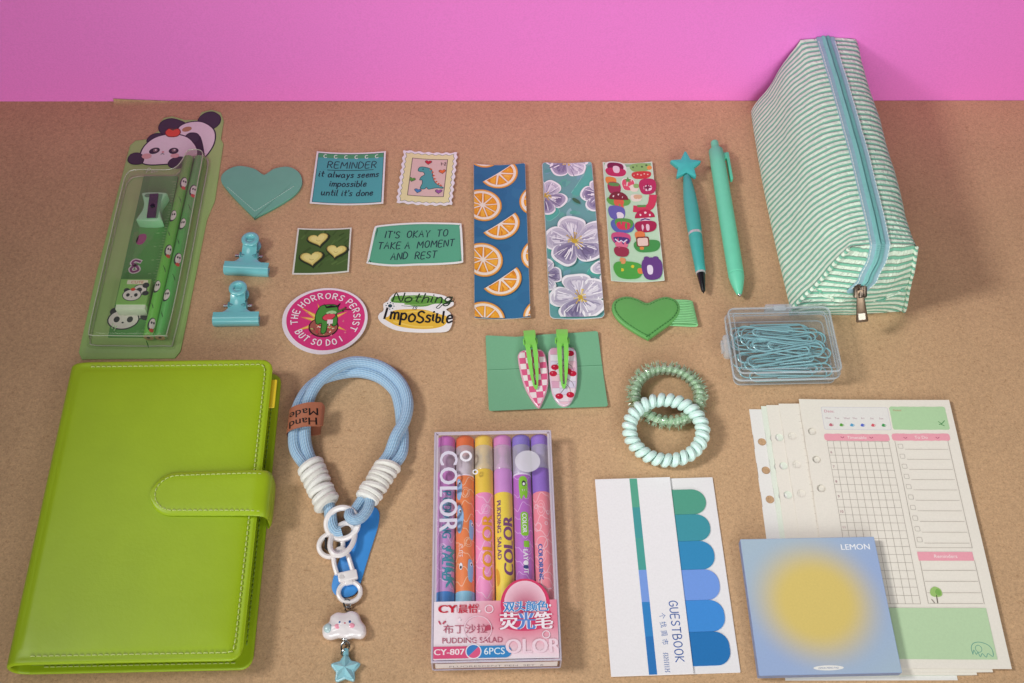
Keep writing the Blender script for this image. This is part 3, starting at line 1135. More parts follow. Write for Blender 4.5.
b = B(paper())
o = [(p[0], p[1]) for p in spline([(p[0], p[1], 0) for p in [(-32, -16.8), (-16, -18.4), (0, -17.6), (16, -17.6), (31, -17), (32.6, -14), (32.3, 0), (31.4, 15), (29.4, 17.6), (14, 19.2), (0, 19.6), (-14, 18.6), (-27, 16.4), (-29.6, 13.6), (-31.4, 0), (-33, -14)]], 4, True)]
b.slab(o, 0.05, 0.35, 0, 1, 0, '#e9ece8')
b.z = 0.37
b.poly(inset(ccw(o), 1.5), '#58a583'); b.up()
b.poly(inset(ccw(o), 2.6), '#5aaa88'); b.up()
for t, y, x in (("IT'S  OKAY  TO", 6.4, 0.5), ('TAKE A  MOMENT', -3.0, 0.5), ('AND  REST', -12.2, -1)):
    b.hand(t, x - .6, y, 5.7, 0.78, INK, 2, 0.27, 'c', 0.16, 0.86, 0.05)
tag(b.build('sticker', None, (-67.3, 78, 0), 1.8, bend=(bow(1.0, 32), -33, 33, 10, -20, 20, 1)),
    'green rounded sticker with capitals saying to take a moment and rest', 'sticker', 'paper stickers')

b = B(gloss_print())
b.slab(ell(0, 0, 28.2, 26.3, 56), 0.05, 0.4, 0.1, 1, 0, '#e9dfe6')
b.z = 0.42
b.disc(0.4, 0.6, 25.9, 24.0, '#d63a7c', 0, 56); b.up()
for a, r_ in ((150, 20), (172, 17), (205, 21), (232, 15), (25, 16), (330, 17), (65, 13), (115, 15), (300, 13)):
    ca, sa = math.cos(R(a)), math.sin(R(a))
    for w, c, k in ((2.6, '#e8a24a', 1.0), (1.3, '#f0d070', 0.85)):
        b.poly([(-0.5 - sa * w, -1 + ca * w), (r_ * k * ca, r_ * k * sa), (-0.5 + sa * w, -1 - ca * w)], c)
        b.up(0.004)
b.up()
b.T = Matrix.Scale(1.16, 4, (1, 0, 0)) @ Matrix.Scale(1.16, 4, (0, 1, 0))
b.disc(-0.6, -4.6, 8.6, 6.9, '#3a2422', 0, 26); b.up()
b.disc(-0.6, -4.4, 7.8, 6.2, '#a35a50', 0, 26); b.up()
for i in range(46):
    a, q = RND.uniform(0, 6.28), RND.uniform(0.1, 1) ** 0.6
    b.T = Matrix.Scale(1.16, 4, (1, 0, 0)) @ Matrix.Scale(1.16, 4, (0, 1, 0)) @ Matrix.Translation((-0.6 + 7.2 * q * math.cos(a), -4.4 + 5.6 * q * math.sin(a), 0)) @ Matrix.Rotation(RND.uniform(0, 3), 4, 'Z')
    b.rect(-0.75, -0.3, 0.75, 0.3, RND.choice(['#e6d8b0', '#f0ece0', '#b8c878', '#c83848', '#e07858', '#7c3a3a']))
    b.up(0.002)
b.T = Matrix.Scale(1.16, 4, (1, 0, 0)) @ Matrix.Scale(1.16, 4, (0, 1, 0))
b.up()
b.blobo([(-4.6, -2.4), (-5.6, 3), (-3.6, 9), (0, 10.4), (5, 10.2), (6.6, 7), (5.8, 4), (6.6, 1), (6.4, -3), (4.4, -3.4), (3.6, 0.4), (1.6, -1.2), (0.6, -8), (-1.6, -8.2), (-1.8, -2)], '#4d8c3c', '#20401e', 0.5)
b.blob([(0, 5), (3, 6.6), (6, 5.6), (5, 4.2), (2, 4)], '#a7cf96')
b.blobo([(-1.6, 1.6), (0.4, 4), (4.6, 4.2), (5.2, 2.6), (2.6, 0.2), (0, 0)], '#d8485a', '#5a1c28', 0.4)
b.poly([(-2, 11.6), (0.2, 9.4), (2.6, 10.4), (5.4, 9.6), (8, 12), (7, 9), (3, 8.6), (0, 8.2)], '#22191e')
b.stroke([(6.4, 5.4), (10.6, 7.6)], 1.5, '#3f7a34'); b.up()
b.stroke([(9.4, 7.2), (14, 7.0)], 0.7, '#7a1f38'); b.disc(11, 8.4, 0.6, 0.6, '#7a1f38'); b.disc(9.6, 6.2, 0.6, 0.6, '#2a1c20')
b.rect(1.2, -2.4, 4.4, 0.4, '#ead6dc', 0.3)
b.up()
b.T = Matrix()
for (x, y) in ((12, -1), (5, -12), (-12.5, 6), (14, -10)):
    b.poly(star_pts(x, y, 1.1, 0.35, 4), '#e88a98')
b.hand('THE HORRORS PERSIST', 0, 0, 4.3, 0.75, '#f3e6ec', 0, 0.4, 'c', 0, 1.0, 0.04, arc=(0.4, 0.6, 18.6, 16.8, 82, 1))
b.hand('BUT SO DO I', 0, 0, 4.3, 0.75, '#f3e6ec', 0, 0.4, 'c', 0, 1.0, 0.04, arc=(0.4, 0.6, 22.4, 20.6, 257, -1))
tag(b.build('sticker', None, (-123.8, 14.2, 0), 1, bend=(bow(1.4, 28), -28, 28, 10, -27, 27, 1)),
    'oval hot pink sticker of a frog on a sprinkled doughnut with white lettering round it', 'sticker', 'paper stickers')

b = B(paper())
o = spline([(p[0], p[1], 0) for p in [(-18, 11.6), (-14.5, 15), (-4, 16.4), (8, 16.2), (18, 14), (24, 9.2), (24.4, 6), (20, 3), (22.6, 0.4), (24.6, -4), (24.4, -10), (21.6, -14.6), (12, -15.4), (0, -15.6), (-12, -14.6), (-20.6, -10.6), (-24.4, -6.4), (-24, -2.6), (-21.6, 0.2), (-22.2, 5.2), (-19.4, 8)]], 4, True)
b.slab(o, 0.05, 0.35, 0, 1, 0, '#eceae8')
b.z = 0.37
b.blob([(-17, 7.4), (-16, 12), (-8, 13.4), (4, 14.2), (14, 12.8), (22, 8), (12, 7.4), (6, 5.2), (-2, 5), (-8, 7)], '#5f9a3e')
b.blob([(-21, -5.6), (-18, -4.4), (-15, 0.6), (-4, 2.6), (6, 2.4), (14, -0.4), (21, -3), (20, -9.4), (12, -12.4), (0, -12.8), (-11, -11.4), (-18, -8)], '#e3b53a')
b.up()
for q in (((-15, 9), (-2, 10.6), (8, 12)), ((-10, 12.4), (4, 13), (12, 12)), ((-8, 6.4), (2, 6.2), (10, 8))):
    b.stroke(spline([(p[0], p[1], 0) for p in q], 4), 0.9, '#83b060')
for q in (((-12, -2), (0, 1), (10, 0.6)), ((-14, -8), (0, -11), (12, -11))):
    b.stroke(spline([(p[0], p[1], 0) for p in q], 4), 1.2, '#edc95c')
b.up()
b.hand('Nothing', -16.4, 8.0, 7.2, 0.95, '#17331d', 1, 0.2, 'l', 0.3, 1.42)
b.stroke(spline([(17, 9, 0), (14.6, 6, 0), (13.2, 4.4, 0), (15, 3.8, 0), (17.6, 6.8, 0), (22, 7.6, 0)], 4), 0.6, '#20242a')
b.stroke([(-10, 5), (-2, 4.6), (2, 5.6)], 0.35, '#30404a')
b.hand('is', -2.4, 2.4, 3.6, 0.5, '#30404a', 0, 0.2, 'l', 0.3)
b.disc(-17.6, 4.2, 1.4, 1.4, '#24404c')
for k in range(8):
    a = k * math.pi / 4
    b.disc(-17.6 + 2.6 * math.cos(a), 4.2 + 2.6 * math.sin(a), 0.45, 0.45, '#345a68')
b.hand('I', -20.4, -6.2, 8.4, 1.5, '#17181a', 0, 0.2, 'l', 0.1)
xx = -16.4
for ch, hh, dy in (('m', 8.4, -0.2), ('p', 8.4, -0.6), ('o', 9.6, -1.6), ('S', 8.2, -2.2), ('s', 8.6, -1.6), ('i', 7.8, -0.6), ('b', 6.0, -1.4), ('l', 8.4, -2.4), ('e', 9.0, -2.0)):
    xx += b.hand(ch, xx, -5.8 + dy, hh * 1.12, 1.45, '#17181a', 0, 0, 'l', 0.05, 0.9) + 1.6
tag(b.build('sticker', None, (-64.2, 21.5, 0), -1.5, bend=(bow(0.8, 24), -25, 25, 8, -16, 17, 1)),
    'white brush-stroke sticker in green and yellow reading Nothing is Impossible', 'sticker', 'paper stickers')

# ------------------------------------------------------------------ printed bookmarks
b = B(paper())
b.slab(rrect(-18.6, -67.2, 18.7, 67.2, (0, 0, 1.6, 0)), 0.05, 0.45, 0, 1, 0, '#d8d4c8')
b.z = 0.47
b.poly(rrect(-18.5, -67.1, 18.6, 67.1, (0, 0, 1.6, 0)), '#2f6f98'); b.up()
for i in range(26):
    x, y = RND.uniform(-18, 18), RND.uniform(-66, 66)
    b.clip = (-18.4, -67, 18.5, 67)
    b.disc(x, y, RND.uniform(3, 7), RND.uniform(3, 7), RND.choice(['#2f6f9a', '#2c6b94', '#33749c']))
    b.up(0.002)


def slice_full(b, x, y, r):
    b.disc(x, y, r, r * 1.06, '#c98436', 0, 36); b.up()
    b.disc(x, y, r * 0.97, r * 1.03, '#e9a850', 0, 36); b.up()
    b.disc(x, y, r * 0.9, r * 0.95, '#efe3d2', 0, 36); b.up()
    for k in range(9):
        a0, a1 = k * 40 + 2 + 8, k * 40 + 38 + 8
        pts = [(x + r * 0.12 * math.cos(R((a0 + a1) / 2)), y + r * 0.12 * math.sin(R((a0 + a1) / 2)))] + [(x + r * 0.76 * math.cos(R(a)), y + r * 0.8 * math.sin(R(a))) for a in (a0, a0 + 10, (a0 + a1) / 2, a1 - 10, a1)]
        b.poly(pts, '#d88a2a')
        b.poly([((p[0] - x) * 0.94 + x + 0.2, (p[1] - y) * 0.94 + y + 0.15) for p in pts], '#e8991f') if False else None
        b.up(0.003)
        q = inset(ccw(pts), 0.42)
        b.poly(q, RND.choice(['#eda62e', '#f0b03c', '#e99c28']))
        b.up(0.003)
        m = R((a0 + a1) / 2)
        b.stroke([(x + r * .35 * math.cos(m), y + r * .35 * math.sin(m)), (x + r * .62 * math.cos(m + .12), y + r * .62 * math.sin(m + .12))], 0.7, '#f4bb55')
        b.up(0.003)


def slice_half(b, x, y, r, a):
    c, s = math.cos(R(a)), math.sin(R(a))

    def half(k, ky=1.0, shift=0.0):
        return [(x + (k * r * math.cos(R(t))) * c - (k * ky * r * math.sin(R(t)) - shift) * s, y + (k * r * math.cos(R(t))) * s + (k * ky * r * math.sin(R(t)) - shift) * c) for t in range(180, 361, 9)]
    b.poly(half(1.0), '#c98436'); b.up()
    b.poly(half(0.97), '#e9a850'); b.up()
    b.poly(half(0.9), '#efe3d2'); b.up()
    for k in range(4):
        a0, a1 = 180 + k * 45 + 2.5, 180 + k * 45 + 42.5
        mid = (a0 + a1) / 2
        pts = [(0.14 * r * math.cos(R(mid)), 0.14 * r * math.sin(R(mid)))] + [(0.77 * r * math.cos(R(t)), 0.77 * r * math.sin(R(t))) for t in (a0, a0 + 12, mid, a1 - 12, a1)]
        pts = [(x + p[0] * c - p[1] * s, y + p[0] * s + p[1] * c) for p in pts]
        b.poly(pts, '#d4842a'); b.up(0.003)
        b.poly(inset(ccw(pts), 0.5), RND.choice(['#eda22a', '#f0ac38'])); b.up(0.003)
        m = R(mid + a)
        b.stroke([(x + r * .36 * math.cos(m), y + r * .36 * math.sin(m)), (x + r * .64 * math.cos(m + .1), y + r * .64 * math.sin(m + .1))], 0.9, '#f6c060')
        b.up(0.003)


slice_full(b, -11.6, 79, 14)
slice_half(b, -1.0, 59.4, 14.4, 38)
slice_full(b, -12.4, 29.0, 13.6)
slice_full(b, 27, 31, 13.4)
slice_half(b, -0.8, 13.0, 14.4, 38)
slice_full(b, -12.4, -19.2, 13.6)
slice_full(b, 27, -17.2, 13.4)
slice_half(b, -0.8, -34.8, 14.4, 38)
slice_full(b, -11.8, -68.6, 13.6)
slice_full(b, 27, -68, 13.4)
tag(b.build('bookmark', None, (-8.8, 84.4, 0), 1.9, bend=(bow(1.3, 18), -19, 19, 6, -67, 67, 1)),
    'blue paper bookmark printed with orange slices', 'bookmark', 'paper bookmarks')

b = B(gloss_print())
ro = rrect(-18.2, -68.2, 18.2, 68.2, 3, 4)
b.slab(ro, 0.05, 0.5, 0.1, 1, 0, '#dcdde0')
b.z = 0.52
b.poly(inset(ccw(ro), 0.25), '#6aa5a4'); b.up()
b.clip = (-17.8, -67.6, 17.8, 67.6)
for i in range(60):
    x, y = RND.uniform(-18, 18), RND.uniform(-66, 66)
    a = RND.uniform(0.6, 1.5)
    L = RND.uniform(4, 12)
    b.blob([(x, y), (x + L * .5 * math.cos(a) - 2, y + L * .5 * math.sin(a) + 1), (x + L * math.cos(a), y + L * math.sin(a)), (x + L * .5 * math.cos(a) + 2, y + L * .5 * math.sin(a) - 1)],
           RND.choice(['#7fbab8', '#5aa39c', '#66b2a4', '#93bfc4', '#76a9b6', '#5eae9c']), 3)
    b.up(0.002)
for lf in ([(2, 40), (10, 52), (16, 64), (18, 50), (10, 38)], [(-16, 14), (-8, 22), (-12, 30), (-18, 24)], [(-16, -58), (-6, -44), (6, -34), (14, -24), (6, -40), (-6, -54)], [(-16, -14), (-12, -4), (-16, 2)], [(10, -30), (17, -22), (17, -34)]):
    b.blob(lf, '#55b3a4', 4); b.up(0.004)
    b.stroke(spline([(p[0] * .9, p[1], 0) for p in lf[:3]], 3), 0.5, '#7fcfbe')
b.up()


def petal(b, x, y, a, L, w, dark):
    L *= RND.uniform(.92, 1.08)
    w *= RND.uniform(.9, 1.08)
    a += RND.uniform(-6, 6)
    jit = [RND.uniform(-.05, .05) for _ in range(8)]

    def P(k, off=0.0, f=1.0):
        ca, sa = math.cos(R(a)), math.sin(R(a))
        base = [(0.06, 0), (0.34, 0.38), (0.66, 0.57), (0.92, 0.42), (1.02, 0.08), (0.93, -0.34), (0.7, -0.55), (0.36, -0.42)]
        base = [(u + (j if u > .3 else 0), v * (1 + j)) for (u, v), j in zip(base, jit)]
        return [(x + ((u * k * L + off) * ca - v * f * k * w * sa), y + ((u * k * L + off) * sa + v * f * k * w * ca)) for u, v in base]
    b.blob(P(1.06), '#f1f2f3', 4); b.up(0.006)
    b.blob(P(0.96), '#c9c6d2' if not dark else '#a9a3ba', 4); b.up(0.006)
    b.blob(P(0.84, 0.2, 0.88), '#b9b5c6' if not dark else '#8d87a4', 4); b.up(0.006)
    b.blob(P(0.66, L * .12, 0.62), '#dcdae2' if not dark else '#7a7294', 4); b.up(0.006)
    ca, sa = math.cos(R(a)), math.sin(R(a))
    for k in range(9):
        v = (k - 4) * 0.10
        st_ = RND.uniform(.12, .5)
        en = min(.97, st_ + RND.uniform(.25, .5))
        q = [(st_, v * st_ * 1.1), ((st_ + en) / 2, v * (st_ + en) / 2 * 1.25 + RND.uniform(-.02, .02)), (en, v * en * 1.2)]
        b.stroke([(x + u * L * ca - vv * w * sa, y + u * L * sa + vv * w * ca) for u, vv in q], RND.uniform(.3, .9), RND.choice(['#7f7894', '#efedf1', '#9c95ae', '#f4f3f5', '#6d6584'] if dark else ['#a49eb6', '#f4f4f6', '#e9e7ee', '#c2bccd', '#8d86a2']))
        b.up(0.002)


def blossom(b, x, y, r, rot, darks):
    for k in range(5):
        petal(b, x, y, rot + 72 * k, r * 1.0, r * 0.80, k in darks)
    for k in range(16):
        a = RND.uniform(0, 6.28)
        L = r * RND.uniform(.12, .34)
        b.stroke([(x, y), (x + L * math.cos(a), y + L * math.sin(a))], 0.5, RND.choice(['#d9b54a', '#b8923a', '#eee0a0']))
        b.disc(x + L * math.cos(a), y + L * math.sin(a), 0.6, 0.6, '#e2c24e', 0, 6)
        b.up(0.002)
    b.disc(x, y, r * 0.1, r * 0.1, '#c9a83c', 0, 8)
    b.up()


blossom(b, 0, 70, 16, 20, (3, 2))
blossom(b, -17.5, 36, 15, -22, (0, 4))
blossom(b, 23, 36, 14, 170, (0, 1))
b.blob([(2, 33.5), (4, 30.6), (7.4, 29), (6.6, 32), (3.4, 34.6)], '#3c6a4a'); b.blob([(-9, -38.6), (-5.6, -36), (-3.6, -39), (-7, -43)], '#3f5f3e'); b.up()
blossom(b, -22, -33, 13, 5, (0,))
blossom(b, 26, -30, 13, 170, (1,))
blossom(b, 1.6, -4.4, 21.5, 95, (2, 3))
blossom(b, 2.8, -52, 19, 100, (2,))
b.clip = None
tag(b.build('bookmark', None, (40.6, 86.2, 0), 2.1, bend=(bow(1.1, 18), -19, 19, 6, -68, 68, 1)),
    'glossy teal bookmark printed with white and lilac blossoms', 'bookmark', 'paper bookmarks')

b = B(gloss_print())
o = [(-18.1, -53.1), (18.2, -53.1), (18, 53.1), (-18.1, 52.8)]
b.slab(o, 0.05, 0.35, 0, 1, 0, '#dfeadf')
b.z = 0.37
b.poly(inset(ccw(o), 0.4), '#bfe2c0'); b.up()
b.rect(-17, 49.6, 17, 52, '#8ab98f'); b.up()


b.T = Matrix.Translation((0, -4.2, 0)) @ Matrix.Scale(1.11, 4, (0, 1, 0))


def leafy(b, x, y, w, h, c):
    h *= 1.22
    b.blob([(x - w / 2, y), (x - w * .4, y + h * .4), (x, y + h * .5), (x + w * .42, y + h * .36), (x + w / 2, y - h * .05), (x + w * .3, y - h * .45), (x - w * .3, y - h * .45)], c)
    b.up(0.008)


def strawb(b, x, y, s, c='#cf3a52'):
    leafy(b, x, y, 9 * s, 8 * s, '#e4eedf')
    leafy(b, x, y - .3, 8 * s, 7.2 * s, c)
    for k in range(6):
        b.disc(x + RND.uniform(-2.6, 2.6) * s, y + RND.uniform(-2.4, 1.4) * s, .35 * s, .5 * s, '#f2d8c4', 0, 6)
    b.poly(star_pts(x, y + 3.2 * s, 2.6 * s, 1.1 * s), '#5aa04e'); b.up(0.008)


def shroom(b, x, y, s, cap='#c23a5c', stem='#ead6c4'):
    leafy(b, x, y - 2.6 * s, 5.4 * s, 6 * s, stem)
    b.poly(ell(x, y - .5 * s, 5.2 * s, 5 * s, 14, 0, 180), cap); b.up(0.008)
    for dx, dy in ((-2.4, 1.4), (0.4, 2.6), (2.6, 1)):
        b.disc(x + dx * s, y + dy * s, .8 * s, .7 * s, '#f2dede', 0, 8)
    b.up(0.008)


leafy(b, -9, 46, 16, 11, '#e2e8df'); leafy(b, -9, 47.6, 12, 7, '#7c2446'); leafy(b, -9, 43.6, 15, 6, '#c2355e'); leafy(b, -8.4, 46, 5, 5, '#ead4da')
leafy(b, 9, 47.6, 15, 6, '#8cbc6c')
for k in range(4):
    b.disc(4 + k * 3.2, 48 + (k % 2), .8, .8, '#3f6a3a', 0, 8)
b.disc(15.6, 46.6, 1.8, 1.8, '#e39a4a'); b.up()
leafy(b, 9.4, 41, 14, 5.4, '#cc4038')
for k in range(5):
    b.disc(4.4 + k * 2.4, 41 + (k % 2) * .8, .6, .6, '#eecab8', 0, 6)
b.up()
leafy(b, -13, 36, 8, 5.4, '#e6903c'); leafy(b, -11, 30, 9.6, 8.6, '#a43a54'); leafy(b, -11, 33, 8, 2.4, '#5d9a50')
strawb(b, -0.6, 33.6, 1.1, '#de5a6e'); leafy(b, 3.4, 30.2, 6, 5, '#ece2d0'); leafy(b, 5, 32, 4, 3, '#8fbd6e')
leafy(b, 13, 31, 12, 11, '#b8335c'); leafy(b, 13, 29.6, 6, 4, '#ead6dc'); b.poly(star_pts(13, 30, 3.4, 1.2, 4), '#7c2446'); b.up()
leafy(b, -8.6, 19, 17, 6, '#63b04e'); shroom(b, -8.4, 21, 1.35, '#7c3030', '#e06a48'); leafy(b, 4.2, 22, 8, 5, '#eae4d2'); leafy(b, 5.4, 22.8, 6, 3, '#d8b48c')
b.stroke(spline([(3, 13, 0), (9, 12.4, 0), (14, 15, 0), (16, 22, 0)], 5), 5.4, '#cf4058'); b.up(); b.stroke(spline([(5, 15.2, 0), (10, 15, 0)], 5), 1.8, '#5d9a50'); b.up()
leafy(b, -10.6, 9.6, 12, 9.4, '#6a6cb4'); b.disc(-8.6, 7.4, 3, 2.8, '#ece6ee'); b.up()
shroom(b, 9, 6, 1.35, '#b82f4c', '#e8d8de'); leafy(b, 9, -1.6, 15, 7.6, '#a82c4e'); leafy(b, 7.4, -2.4, 2.4, 4.4, '#e8c8d2'); leafy(b, 10.4, -2.4, 2.4, 4.4, '#e8c8d2'); b.stroke([(6, 3.6), (9, 4.6), (12, 3.6)], 1.0, '#4a3a78'); b.up()
leafy(b, -7.2, -1, 16.5, 9, '#5c70b4'); leafy(b, -6, 1, 13, 7, '#58a04a'); leafy(b, -6.4, -0.8, 10, 5.4, '#d9445a')
leafy(b, -9, -11, 13.6, 8, '#d05a86'); leafy(b, -9, -12.8, 12, 5, '#54407c'); leafy(b, -9, -16, 9, 4.4, '#e67a94'); b.stroke([(-13, -12), (-10.5, -14), (-9, -12.6), (-7.4, -14), (-5, -12)], 1.0, '#e6e2f0'); leafy(b, -9.4, -21.4, 10.4, 6.4, '#a03c50')
leafy(b, 8.6, -17, 18, 8, '#479a50'); leafy(b, 4.4, -8.6, 7, 5.6, '#e6874c'); b.rect(1.6, -17.4, 10.4, -9.6, '#7a4032', 1.4); b.up(); b.rect(2.4, -16.8, 9.6, -10.6, '#ecd2c2', 1.2); b.up(); leafy(b, 5, -18.6, 3, 2, '#e6904c')
leafy(b, -5.8, -35.4, 20, 11, '#55ac4c'); b.disc(-10, -35.4, 1.4, 1.2, '#e6d23c'); b.disc(-2.4, -32.6, 1.2, 1.2, '#e6d23c'); leafy(b, -9, -28.4, 4, 4, '#e6a068'); leafy(b, 2.6, -36, 4, 3.6, '#e6904c'); b.up()
leafy(b, 10.6, -34.6, 14, 14, '#6a4688'); leafy(b, 7.6, -27.6, 4, 4, '#6a4688'); leafy(b, 13.6, -28, 4, 4, '#6a4688'); leafy(b, 9.2, -35.4, 4, 6, '#e8e0ee')
b.T = Matrix()
tag(b.build('bookmark', None, (83.4, 102, 0), 1.3, bend=(bow(1.2, 18), -19, 19, 6, -54, 54, 1)),
    'pale green sheet covered with tiny fruit, mushroom and hat stickers', 'sticker sheet', 'paper bookmarks')

# ------------------------------------------------------------------ pens
st = thing('star_pen', 'teal ballpoint pen topped with a star, black tip', 'pen', (123.6, 140, 0), 0)
b = B(matte())
P0, P1 = (0, -1.5, 6.2), (4.4, -102, 4.6)
b.lathe([(0, 2.2), (1, 2.6), (8, 3.5), (18, 4.5), (28, 5.0), (38, 5.1), (48, 4.9), (50.6, 4.7), (50.8, 4.3)], P0, P1, 24, '#49aca4')
b.lathe([(52.8, 4.2), (53, 4.6), (60, 4.5), (70, 4.0), (78, 3.6), (83.5, 3.5), (84, 3.1)], P0, P1, 24, '#45aca4')
b.build('barrel', st)
b = B(mat('pale_metal', .2, metal=.25, coat=.5, var=None))
b.lathe([(50.7, 4.3), (50.9, 4.75), (52.7, 4.75), (52.9, 4.2)], P0, P1, 24, '#c9cdcd')
b.build('silver_ring', st)
b = B(mat('pale_metal', .2))
b.lathe([(83.9, 3.0), (84, 3.4), (85.2, 3.3), (85.3, 2.8)], P0, P1, 20, '#c9cdcd')
b.build('silver_ring', st)
b = B(mat('black_plastic', 0.25, coat=0.4, var=(120, 0.05)))
b.lathe([(85.2, 2.9), (86, 2.9), (93, 2.1), (98.4, 1.5), (99.6, 1.2), (99.8, 0.5), (101, 0.4)], P0, P1, 18, '#17191c')
b.build('tip', st)
b = B(mat('rubber_star', 0.55, bump=(900, 0.1, 0.05), var=(200, 0.03)))
b.T = Matrix.Translation((-0.5, 6.0, 8.0)) @ Matrix.Rotation(R(12), 4, 'X')
pts = star_pts(0, 0, 12.6, 6.0)
rnd = []
for i, p in enumerate(pts):
    if i % 2 == 0:
        a, q, c = Vector(pts[i - 1]), Vector(p), Vector(pts[(i + 1) % 10])
        rnd += [tuple(q + (a - q) * .22), tuple(q + (a - q) * .07 + (c - q) * .07), tuple(q + (c - q) * .22)]
    else:
        rnd.append(p)
b.slab(rnd, -2.2, 2.4, 0.8, 2, 0.6, '#45b4b2', dome=0.7)
b.build('star_topper', st)

cp = thing('click_pen', 'mint green retractable ballpoint pen with a side clip', 'pen', (149.2, 105, 0), 0)
b = B(matte())
P0, P1 = (-2.6, 62, 5.6), (2.4, -70, 5.6)
b.lathe([(2.5, 2.4), (2.8, 4.6), (3.6, 5.2), (20, 5.4), (60, 5.5), (100, 5.45), (114, 5.3), (114.3, 5.0), (114.9, 5.0), (115.2, 5.3), (116.2, 5.25), (121, 4.5), (126.6, 3.1), (130.6, 1.8), (131.2, 1.4)], P0, P1, 26, '#6fd3ae')
b.build('barrel', cp)
b = B(matte())
b.lathe([(-5.5, 1.6), (-5.2, 2.5), (-4.4, 2.8), (3.4, 2.8)], P0, P1, 18, '#74d6b0')
b.build('push_button', cp)
b = B(chrome())
b.lathe([(131.0, 1.35), (132.2, 1.1), (132.6, 0.6)], P0, P1, 12, '#c9cdcd')
b.build('metal_nib', cp)
b = B(matte())
b.T = Matrix.Translation((0.2, 44, 5.8)) @ Matrix.Rotation(R(2.4), 4, 'Z')
b.slab(rrect(1.6, 6.2, 6.0, 11.6, 0.6), -1.6, 1.6, 0.4, 2, 0.3, '#5cc7a4')
b.slab(rrect(4.6, -14, 6.6, 11.6, (.9, .9, .6, .3), 3), -1.9, 1.9, 0.4, 2, 0.3, '#5cc7a4')
b.build('clip', cp)

# ------------------------------------------------------------------ striped zip pouch
PL = 194.0


def pouch_mat():
    m, nt, out = nodes('striped_seersucker')
    bs = N(nt, 'ShaderNodeBsdfPrincipled', Roughness=0.85)
    bs.inputs['Specular IOR Level'].default_value = 0.2
    bs.inputs['Sheen Weight'].default_value = 0.15
    uv = N(nt, 'ShaderNodeUVMap', uv_map='UVMap')
    sep = N(nt, 'ShaderNodeSeparateXYZ')
    nt.links.new(uv.outputs[0], sep.inputs[0])
    wob = N(nt, 'ShaderNodeTexNoise', Scale=0.05, Detail=2.0)
    nt.links.new(uv.outputs[0], wob.inputs['Vector'])
    wob2 = N(nt, 'ShaderNodeTexNoise', Scale=0.42, Detail=1.0)
    nt.links.new(uv.outputs[0], wob2.inputs['Vector'])

    def math_(op, a, bb):
        n = N(nt, 'ShaderNodeMath', operation=op)
        for i, q in enumerate((a, bb)):
            if isinstance(q, (int, float)):
                n.inputs[i].default_value = q
            else:
                nt.links.new(q, n.inputs[i])
        return n.outputs[0]
    v = math_('ADD', sep.outputs['Y'], math_('MULTIPLY', wob.outputs['Fac'], 3.0))
    v = math_('ADD', v, math_('MULTIPLY', wob2.outputs['Fac'], 0.5))
    ph = math_('MULTIPLY', v, 2 * math.pi / 4.5)
    sn = math_('SINE', ph, 0)
    mr = N(nt, 'ShaderNodeMapRange', interpolation_type='SMOOTHSTEP')
    mr.inputs['From Min'].default_value = -0.75
    mr.inputs['From Max'].default_value = 0.15
    nt.links.new(sn, mr.inputs['Value'])
    # puckers: little bubbles along each white stripe
    mp = N(nt, 'ShaderNodeMapping')
    mp.inputs['Scale'].default_value = (0.42, 0.21, 1)
    nt.links.new(uv.outputs[0], mp.inputs['Vector'])
    pk_ = N(nt, 'ShaderNodeTexNoise', Scale=1.0, Detail=2.5, Roughness=0.6)
    nt.links.new(mp.outputs[0], pk_.inputs['Vector'])
    mx = N(nt, 'ShaderNodeMix', data_type='RGBA')
    mx.inputs[6].default_value = (*lin('#7dc0a4'), 1)
    mx.inputs[7].default_value = (*lin('#e2f3e0'), 1)
    nt.links.new(mr.outputs['Result'], mx.inputs[0])
    wv = N(nt, 'ShaderNodeTexNoise', Scale=2.2, Detail=2.0)
    nt.links.new(uv.outputs[0], wv.inputs['Vector'])
    cvar = N(nt, 'ShaderNodeMapRange')
    cvar.inputs['From Min'].default_value = 0.3
    cvar.inputs['From Max'].default_value = 0.7
    cvar.inputs['To Min'].default_value = 0.90
    cvar.inputs['To Max'].default_value = 1.08
    nt.links.new(wv.outputs['Fac'], cvar.inputs['Value'])
    sc = N(nt, 'ShaderNodeVectorMath', operation='SCALE')
    nt.links.new(mx.outputs[2], sc.inputs[0])
    nt.links.new(cvar.outputs['Result'], sc.inputs['Scale'])
    nt.links.new(sc.outputs[0], bs.inputs['Base Color'])
    h = math_('ADD', math_('MULTIPLY', pk_.outputs['Fac'], math_('ADD', math_('MULTIPLY', mr.outputs['Result'], 1.4), 0.6)), math_('MULTIPLY', mr.outputs['Result'], 0.35))
    bp = N(nt, 'ShaderNodeBump', Strength=0.9, Distance=1.3 * MM)
    nt.links.new(h, bp.inputs['Height'])
    bp2 = N(nt, 'ShaderNodeBump', Strength=0.3, Distance=0.2 * MM)
    nt.links.new(wv.outputs['Fac'], bp2.inputs['Height'])
    nt.links.new(bp.outputs[0], bp2.inputs['Normal'])
    nt.links.new(bp2.outputs[0], bs.inputs['Normal'])
    nt.links.new(bs.outputs[0], out.inputs[0])
    return m


STRIPE = pouch_mat()
po = thing('zip_pouch', 'mint and white striped fabric pouch with a blue zip, standing by the pink wall', 'pouch', (228.2, 26.5, 0), 2.6)


def pw(t):                                        # half widths and height along the pouch, t 0 front .. 1 back
    return (42.0 + 1.5 * math.sin(math.pi * t), 33.0), (17.0, 25.0 - .5 * t), 62.0 + 1.6 * math.sin(math.pi * t) - 0.5 * t


